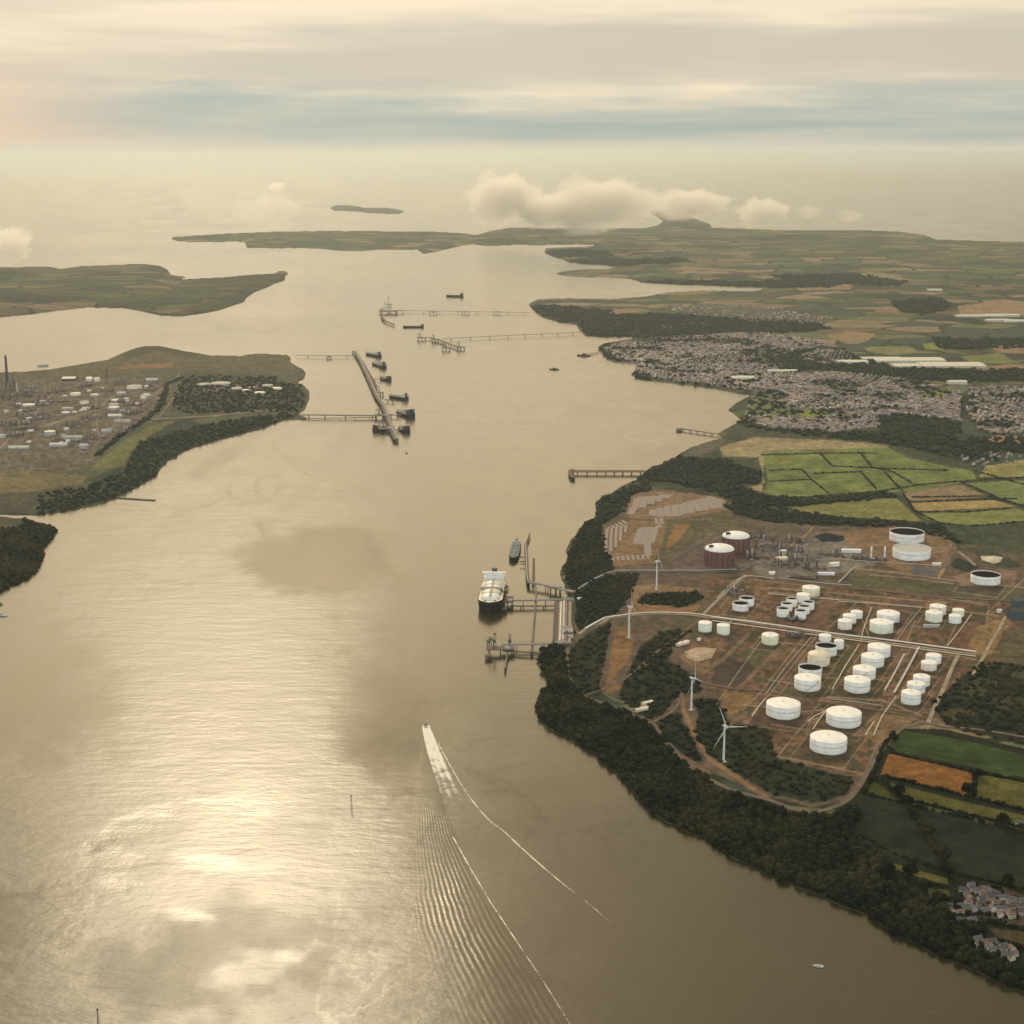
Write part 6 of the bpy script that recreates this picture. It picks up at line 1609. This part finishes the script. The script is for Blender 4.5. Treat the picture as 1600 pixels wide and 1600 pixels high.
# ================================================================== THE VILLAGE
WM = [mat_('render_wall_%s' % c, col, 0.8, 0.1, nscale=0.5) for c, col in (('white', (0.70, 0.66, 0.58)), ('cream', (0.60, 0.50, 0.36)), ('pink', (0.52, 0.38, 0.32)), ('grey', (0.40, 0.37, 0.34)))]
RM = [mat_('slate_%s' % c, col, 0.7, 0.2, nscale=0.8) for c, col in (('grey', (0.13, 0.12, 0.12)), ('brown', (0.20, 0.13, 0.10)), ('dark', (0.09, 0.08, 0.08)))]
def village_house(seed):
    r = random.Random(seed); L_, W2, H2, R2 = r.uniform(8, 11), r.uniform(5.5, 7), r.uniform(4, 5), r.uniform(2.4, 3.4)
    root = empty('village_house', (0, 0, 0))
    MB().box(-L_ / 2, L_ / 2, -W2 / 2, W2 / 2, -3, H2).add([(-L_ / 2, -W2 / 2, H2), (-L_ / 2, W2 / 2, H2), (-L_ / 2, 0, H2 + R2 * .93), (L_ / 2, -W2 / 2, H2), (L_ / 2, W2 / 2, H2), (L_ / 2, 0, H2 + R2 * .93)], [(0, 2, 1), (3, 4, 5)]).build('wall', WM[seed % 4], root)
    e = .5
    MB().add([(-L_ / 2 - e, -W2 / 2 - e, H2 - .3), (L_ / 2 + e, -W2 / 2 - e, H2 - .3), (L_ / 2 + e, 0, H2 + R2), (-L_ / 2 - e, 0, H2 + R2), (-L_ / 2 - e, W2 / 2 + e, H2 - .3), (L_ / 2 + e, W2 / 2 + e, H2 - .3)], [(0, 1, 2, 3), (3, 2, 5, 4)]).build('roof', RM[seed % 3], root)
    MB().box(L_ / 2 - 1.6, L_ / 2 - .6, -.5, .5, H2, H2 + R2 + 1.2).build('chimney', M['rust'], [x for x in COL.objects if x.parent is root][-1])
    win = bpy.data.meshes.new('window'); wb = MB()
    wb.box(-.7, .7, -.04, .04, -.6, .6); win = wb.me('window'); win.materials.append(M['dsteel'])
    for k in range(4):
        for z in (1.6, 4.0):
            x = link('window', win, root); x.location = ((k / 3 - .5) * L_ * .7, -W2 / 2 - .05, z)
    dm = MB().box(-.5, .5, -.05, .05, 0, 2.1).build('door', M['rust'], root); dm.location = (L_ * .12, -W2 / 2 - .06, 0)
    return root
protos = [village_house(k) for k in range(6)]
for p_ in protos: note_kids(p_)
VP = []
rv = random.Random(5)
for (poly, cnt) in (([(1503,1386),(1520,1383),(1560,1392),(1600,1402),(1600,1436),(1560,1436),(1545,1428),(1512,1428),(1505,1405)], 27), ([(1468,1418),(1500,1415),(1520,1432),(1518,1443),(1490,1440),(1472,1430)], 8), ([(1522,1468),(1545,1470),(1572,1480),(1588,1488),(1582,1500),(1560,1492),(1540,1486),(1524,1480)], 12)):
    pts = []; tries = 0
    while len(pts) < cnt and tries < 6000:
        tries += 1; u = rv.uniform(min(p[0] for p in poly), max(p[0] for p in poly)); v = rv.uniform(min(p[1] for p in poly), max(p[1] for p in poly))
        ins = fill(poly, UU_=np.array([u]), VV_=np.array([v]))[0]
        if ins and all(math.hypot(u - a, (v - b) * 2.2) > 12 for a, b in pts): pts.append((u, v))
    VP.append(pts)
VL = ['pale or grey house in the village at the right edge below the dark field', 'house half hidden in trees just left of the village', 'white or grey house in the lower hamlet above the wooded shore']
VG = ['houses of the village', 'houses left of the village', 'houses of the lower hamlet']
k = 0
for g_, pts in enumerate(VP):
    for (u, v) in pts:
        o = protos[k] if k < 6 else copy_tree(protos[(k * 5) % 6])
        o.location = G(u, v); o.rotation_euler.z = rv.choice([0.2, 0.2, 1.77, -0.3]) + rv.uniform(-.15, .15)
        tag(o, VL[g_], 'house', VG[g_]); k += 1
o = copy_tree(protos[0]); o.location = G(1593, 1289); o.rotation_euler.z = -.3; tag(o, 'white farmhouse at the right edge between the olive strips', 'house')
# bushes between the village houses
u, v = scatter([(1495,1380),(1520,1378),(1600,1398),(1640,1404),(1640,1440),(1560,1442),(1500,1432)], 8, frac=.5); u2, v2 = scatter([(1515,1462),(1600,1482),(1640,1490),(1640,1510),(1570,1500),(1520,1486)], 9, frac=.5)
crowns('garden_bush', np.concatenate([u, u2]), np.concatenate([v, v2]), T_MID, 2, 3.8, 'dark garden bushes between the village houses', L_NEAR, squash=(.7, 1.1))

# ================================================================== THE REFINERY ON THE LEFT HEADLAND
M['dull'] = mat_('dull_tank_paint', (0.42, 0.40, 0.35), 0.7, 0.25, nscale=0.05)
gr = 'flat white tanks of the refinery'
RT = [(67,571,17,3,'low white tank second from the left on the skyline edge'),(148,619,13,4,'small white tank in the upper middle of the refinery'),(132,630,14,4,'white tank below the small upper middle one'),(134,640,14,4,'white tank right of the paired ones'),(103,639,13,3,'upper of two thin white tanks left of the middle'),(103,646,14,3,'lower of two thin white tanks left of the middle'),
 (180,627,12,4,'small white tank right of the track bend'),(178,634,16,4,'middle tank of the stack right of the track bend'),(178,639,18,4,'lowest tank of the stack right of the track bend'),(190,616,15,4,'white tank above the stack right of the track bend'),(198,625,8,4,'tiny white tank beside the stack'),(228,620,17,4,'bright flat tank near the dark ravine'),
 (210,606,24,4,'wide bright tank at the head of the refinery tracks'),(229,606,7,5,'small tank beside the wide bright one'),(78,679,18,7,'pale grey tank in the open lower yard'),(10,645,8,5,'round white tank at the far left'),(118,617,16,4,'dull grey tank above the upper middle'),(3,683,13,5,'cream tank cut by the left edge'),(45,634,20,3,'thin pale tank left of the diagonal track'),
 (318,602,22,3,'pale tank at the left of the headland row'),(345,601,32,3.5,'widest pale tank of the headland row'),(370,608,17,3,'tank below the widest of the headland row'),(384,611,12,3,'small low tank in the headland row'),(394,607,10,3,'small tank in the middle of the headland row'),(418,604,17,3.5,'bright tank near the right end of the headland row'),(406,615,18,3,'lowest tank of the headland row'),(433,608,16,3,'last tank at the right end of the headland row')]
for (u, v, D, s, lab) in RT: tank(u, v - s * .8, D, s * .9, 'cone', lab, 'dull' if (u * 7 + v) % 3 else 'cream', gr, roof='shed' if (u + v) % 2 else 'dull')
for (u, v, sx, sy, h, lab, wl, rf_) in ((109,594,70,50,12,'big pale hall with curved bright roof in the refinery','rust','shed'),(114,687,80,26,12,'long cream hall in the lower refinery yard','cream','roofw'),(30,701,80,14,6,'long thin white shed at the lower left of the refinery','lightg','shed'),(92,697,70,22,8,'white shed below the long cream hall','lightg','shed'),(132,700,36,30,12,'small white block right of the white shed','white','roofw'),
    (180,652,60,24,9,'pale yellow roofed shed in the middle of the refinery','cream','shed'),(192,660,70,18,8,'L shaped pale shed near the dark ravine','lightg','roofw'),(167,675,40,24,8,'bracket shaped white shed below the track','lightg','roofw'),(140,595,30,30,14,'tan block beside the big pale hall','blush','cream'),(152,596,26,24,14,'tan block right of the first tan block','blush','cream'),(238,595,60,24,8,'grey roofed shed below the orange hillside','lightg','lightg'),(188,600,60,20,8,'dark roofed shed in the upper refinery','steel','dsteel')):
    shed(u, v, sx * .75, sy, h * .8, 0.05, lab, 'dull' if wl in ('white', 'cream') else wl, 'dull' if rf_ == 'roofw' else rf_, 'sheds of the refinery', 'refinery_shed', rh=5)
PR = [(8,612,'tangled process unit under the tall chimney'),(22,606,'process unit right of the tall chimney'),(14,625,'lower process unit at the far left'),(38,620,'process unit left of the green patch'),(92,628,'process unit in front of the long sheds'),(60,650,'low unit beside the diagonal track'),(120,665,'dark unit in the middle yard'),(145,655,'dark unit right of the middle yard'),(205,645,'unit near the stack of tanks'),(45,670,'unit in the lower left yard'),(85,612,'unit behind the paired thin tanks'),(165,612,'unit by the upper track bend'),(215,632,'unit beside the dark ravine'),(150,685,'low unit near the cream hall'),(10,665,'unit at the left edge'),(70,625,'unit left of the small grey tank'),(195,675,'unit at the lower right of the refinery'),(30,650,'small unit right of the round white tank')]
for k, (u, v, lab) in enumerate(PR): process_unit(u, v, 70, 60, .1 * k, lab, 100 + k, 26 if k < 4 else 12, 'process units of the refinery')
rq = random.Random(9)
for k in range(34):
    u = rq.uniform(20, 250); v = rq.uniform(604, 700)
    if v > 700 - (u - 120) * .75 and u > 120 or u > 262 - (v - 600) * .4: continue
    tank(u, v, rq.uniform(5, 11), rq.uniform(2, 4), 'cone', 'small round refinery tank among pipes and tracks', rq.choice(['dull', 'cream', 'dull', 'lightg']), 'small round tanks scattered through the refinery', roof=rq.choice(['dull', 'shed', 'lightg']))
for k in range(46):
    u = rq.uniform(2, 240); v = rq.uniform(602, 700)
    if v > 700 - (u - 120) * .75 and u > 120: continue
    process_unit(u, v, rq.uniform(40, 75), rq.uniform(40, 70), rq.uniform(0, 1.5), 'small dark equipment cluster in the refinery yard', 300 + k, rq.uniform(7, 14), 'equipment clusters of the refinery yard')
def chimney(u, v, h, r0, label, mat='dconc'):
    b = G(u, v); r_ = empty('chimney', b); tag(r_, label, 'chimney'); MB().lathe([(r0, -3), (r0 * .62, h), (r0 * .5, h), (r0 * .5, h - 3)], 20).build('shaft', M[mat], r_); MB().lathe([(r0 * .66, h - 8), (r0 * .82, h - 8), (r0 * .82, h - 7.2), (r0 * .66, h - 7.2)], 20, sm=False).build('gallery', M['steel'], r_)
chimney(11.5, 598, 108, 6.5, 'tall dark chimney standing above the skyline at the left edge', 'dsteel')
chimney(20, 600, 46, 4, 'shorter chimney right of the tall dark one')
chimney(3, 604, 40, 4, 'shorter chimney left of the tall dark one')
chimney(167, 590, 44, 4, 'thin brown chimney below the orange hillside', 'rust')
chimney(27, 612, 34, 3.5, 'squat stack in front of the refinery chimneys', 'lightg')

# ================================================================== LOW CLOUDS
cm = bpy.data.materials.new('cloud_vapour'); cm.use_nodes = True; cm.cycles.volume_step_rate = 0.25; cm.node_tree.nodes.clear(); t = NT(cm.node_tree)
tc = t.node('ShaderNodeTexCoord').outputs['Object']
n = t.noise(tc, 2.3, 7, 0.62); n1_ = t.noise(tc, 0.9, 2, 0.5)
rad = t.vm('LENGTH', t.vm('MULTIPLY', tc, (1, 1, 1)))
shape = t.m('SUBTRACT', t.m('ADD', t.m('MULTIPLY', n, 1.05), t.m('MULTIPLY', n1_, 0.55)), t.m('ADD', t.m('MULTIPLY', rad, 0.86), 0.10))
pv = t.node('ShaderNodeVolumePrincipled'); pv.inputs['Color'].default_value = (1, 1, 1, 1); pv.inputs['Anisotropy'].default_value = 0.78
t.put(pv.inputs['Density'], t.mr(shape, 0.0, 0.14, 0, 0.0046))
o_ = t.node('ShaderNodeOutputMaterial'); t.l.new(pv.outputs[0], o_.inputs['Volume'])
cm2 = cm.copy(); cm2.name = 'thin_cloud_vapour'; [setattr(l.inputs[4], 'default_value', 0.0011) for l in cm2.node_tree.nodes if l.type == 'MAP_RANGE']
def cloud(u, vbot, vtop, wpx, dist, label, depth=900):
    """a cloud body standing at a given distance, its base and top heights following from the view"""
    x, y, z = ray(u, vbot); tb = dist / y; zb = CAM_H + z * tb
    x2, y2, z2 = ray(u, vtop); zt = CAM_H + z2 * dist / y2
    bm = bmesh.new(); bmesh.ops.create_icosphere(bm, subdivisions=2, radius=1.15); me = bpy.data.meshes.new('cloud'); bm.to_mesh(me); bm.free()
    o = link('cloud', me, None, cm2 if u in (415, 1265, 1328) else cm); o.location = (x * tb, dist, (zb + zt) / 2); o.scale = (wpx * dist / FPX / 2 * 1.15, depth / 2 * 1.15, (zt - zb) / 2 * 1.3)
    tag(o, label, 'cloud', 'low clouds over the far shore')
CL = [(785, 348, 268, 125, 15500, 'rounded cloud at the left of the low bank'), (860, 352, 300, 120, 15000, 'low cloud filling the gap between the two big ones'), (935, 358, 276, 200, 14500, 'largest white cloud resting on the far shore'), (1075, 340, 294, 135, 16500, 'ragged cloud right of the largest one'), (1190, 352, 308, 84, 16500, 'small puff of cloud over the right far shore'),
      (1265, 340, 320, 34, 17000, 'faint wisp right of the small puff'), (1328, 346, 328, 40, 17000, 'faintest wisp far to the right'), (415, 348, 300, 130, 15500, 'thin veil of cloud left of the far island'), (433, 300, 284, 24, 16000, 'tiny grey scrap of cloud above the thin veil'), (10, 410, 352, 80, 12000, 'pale cloud cut by the left edge of the view')]
for c_ in CL: cloud(*c_)
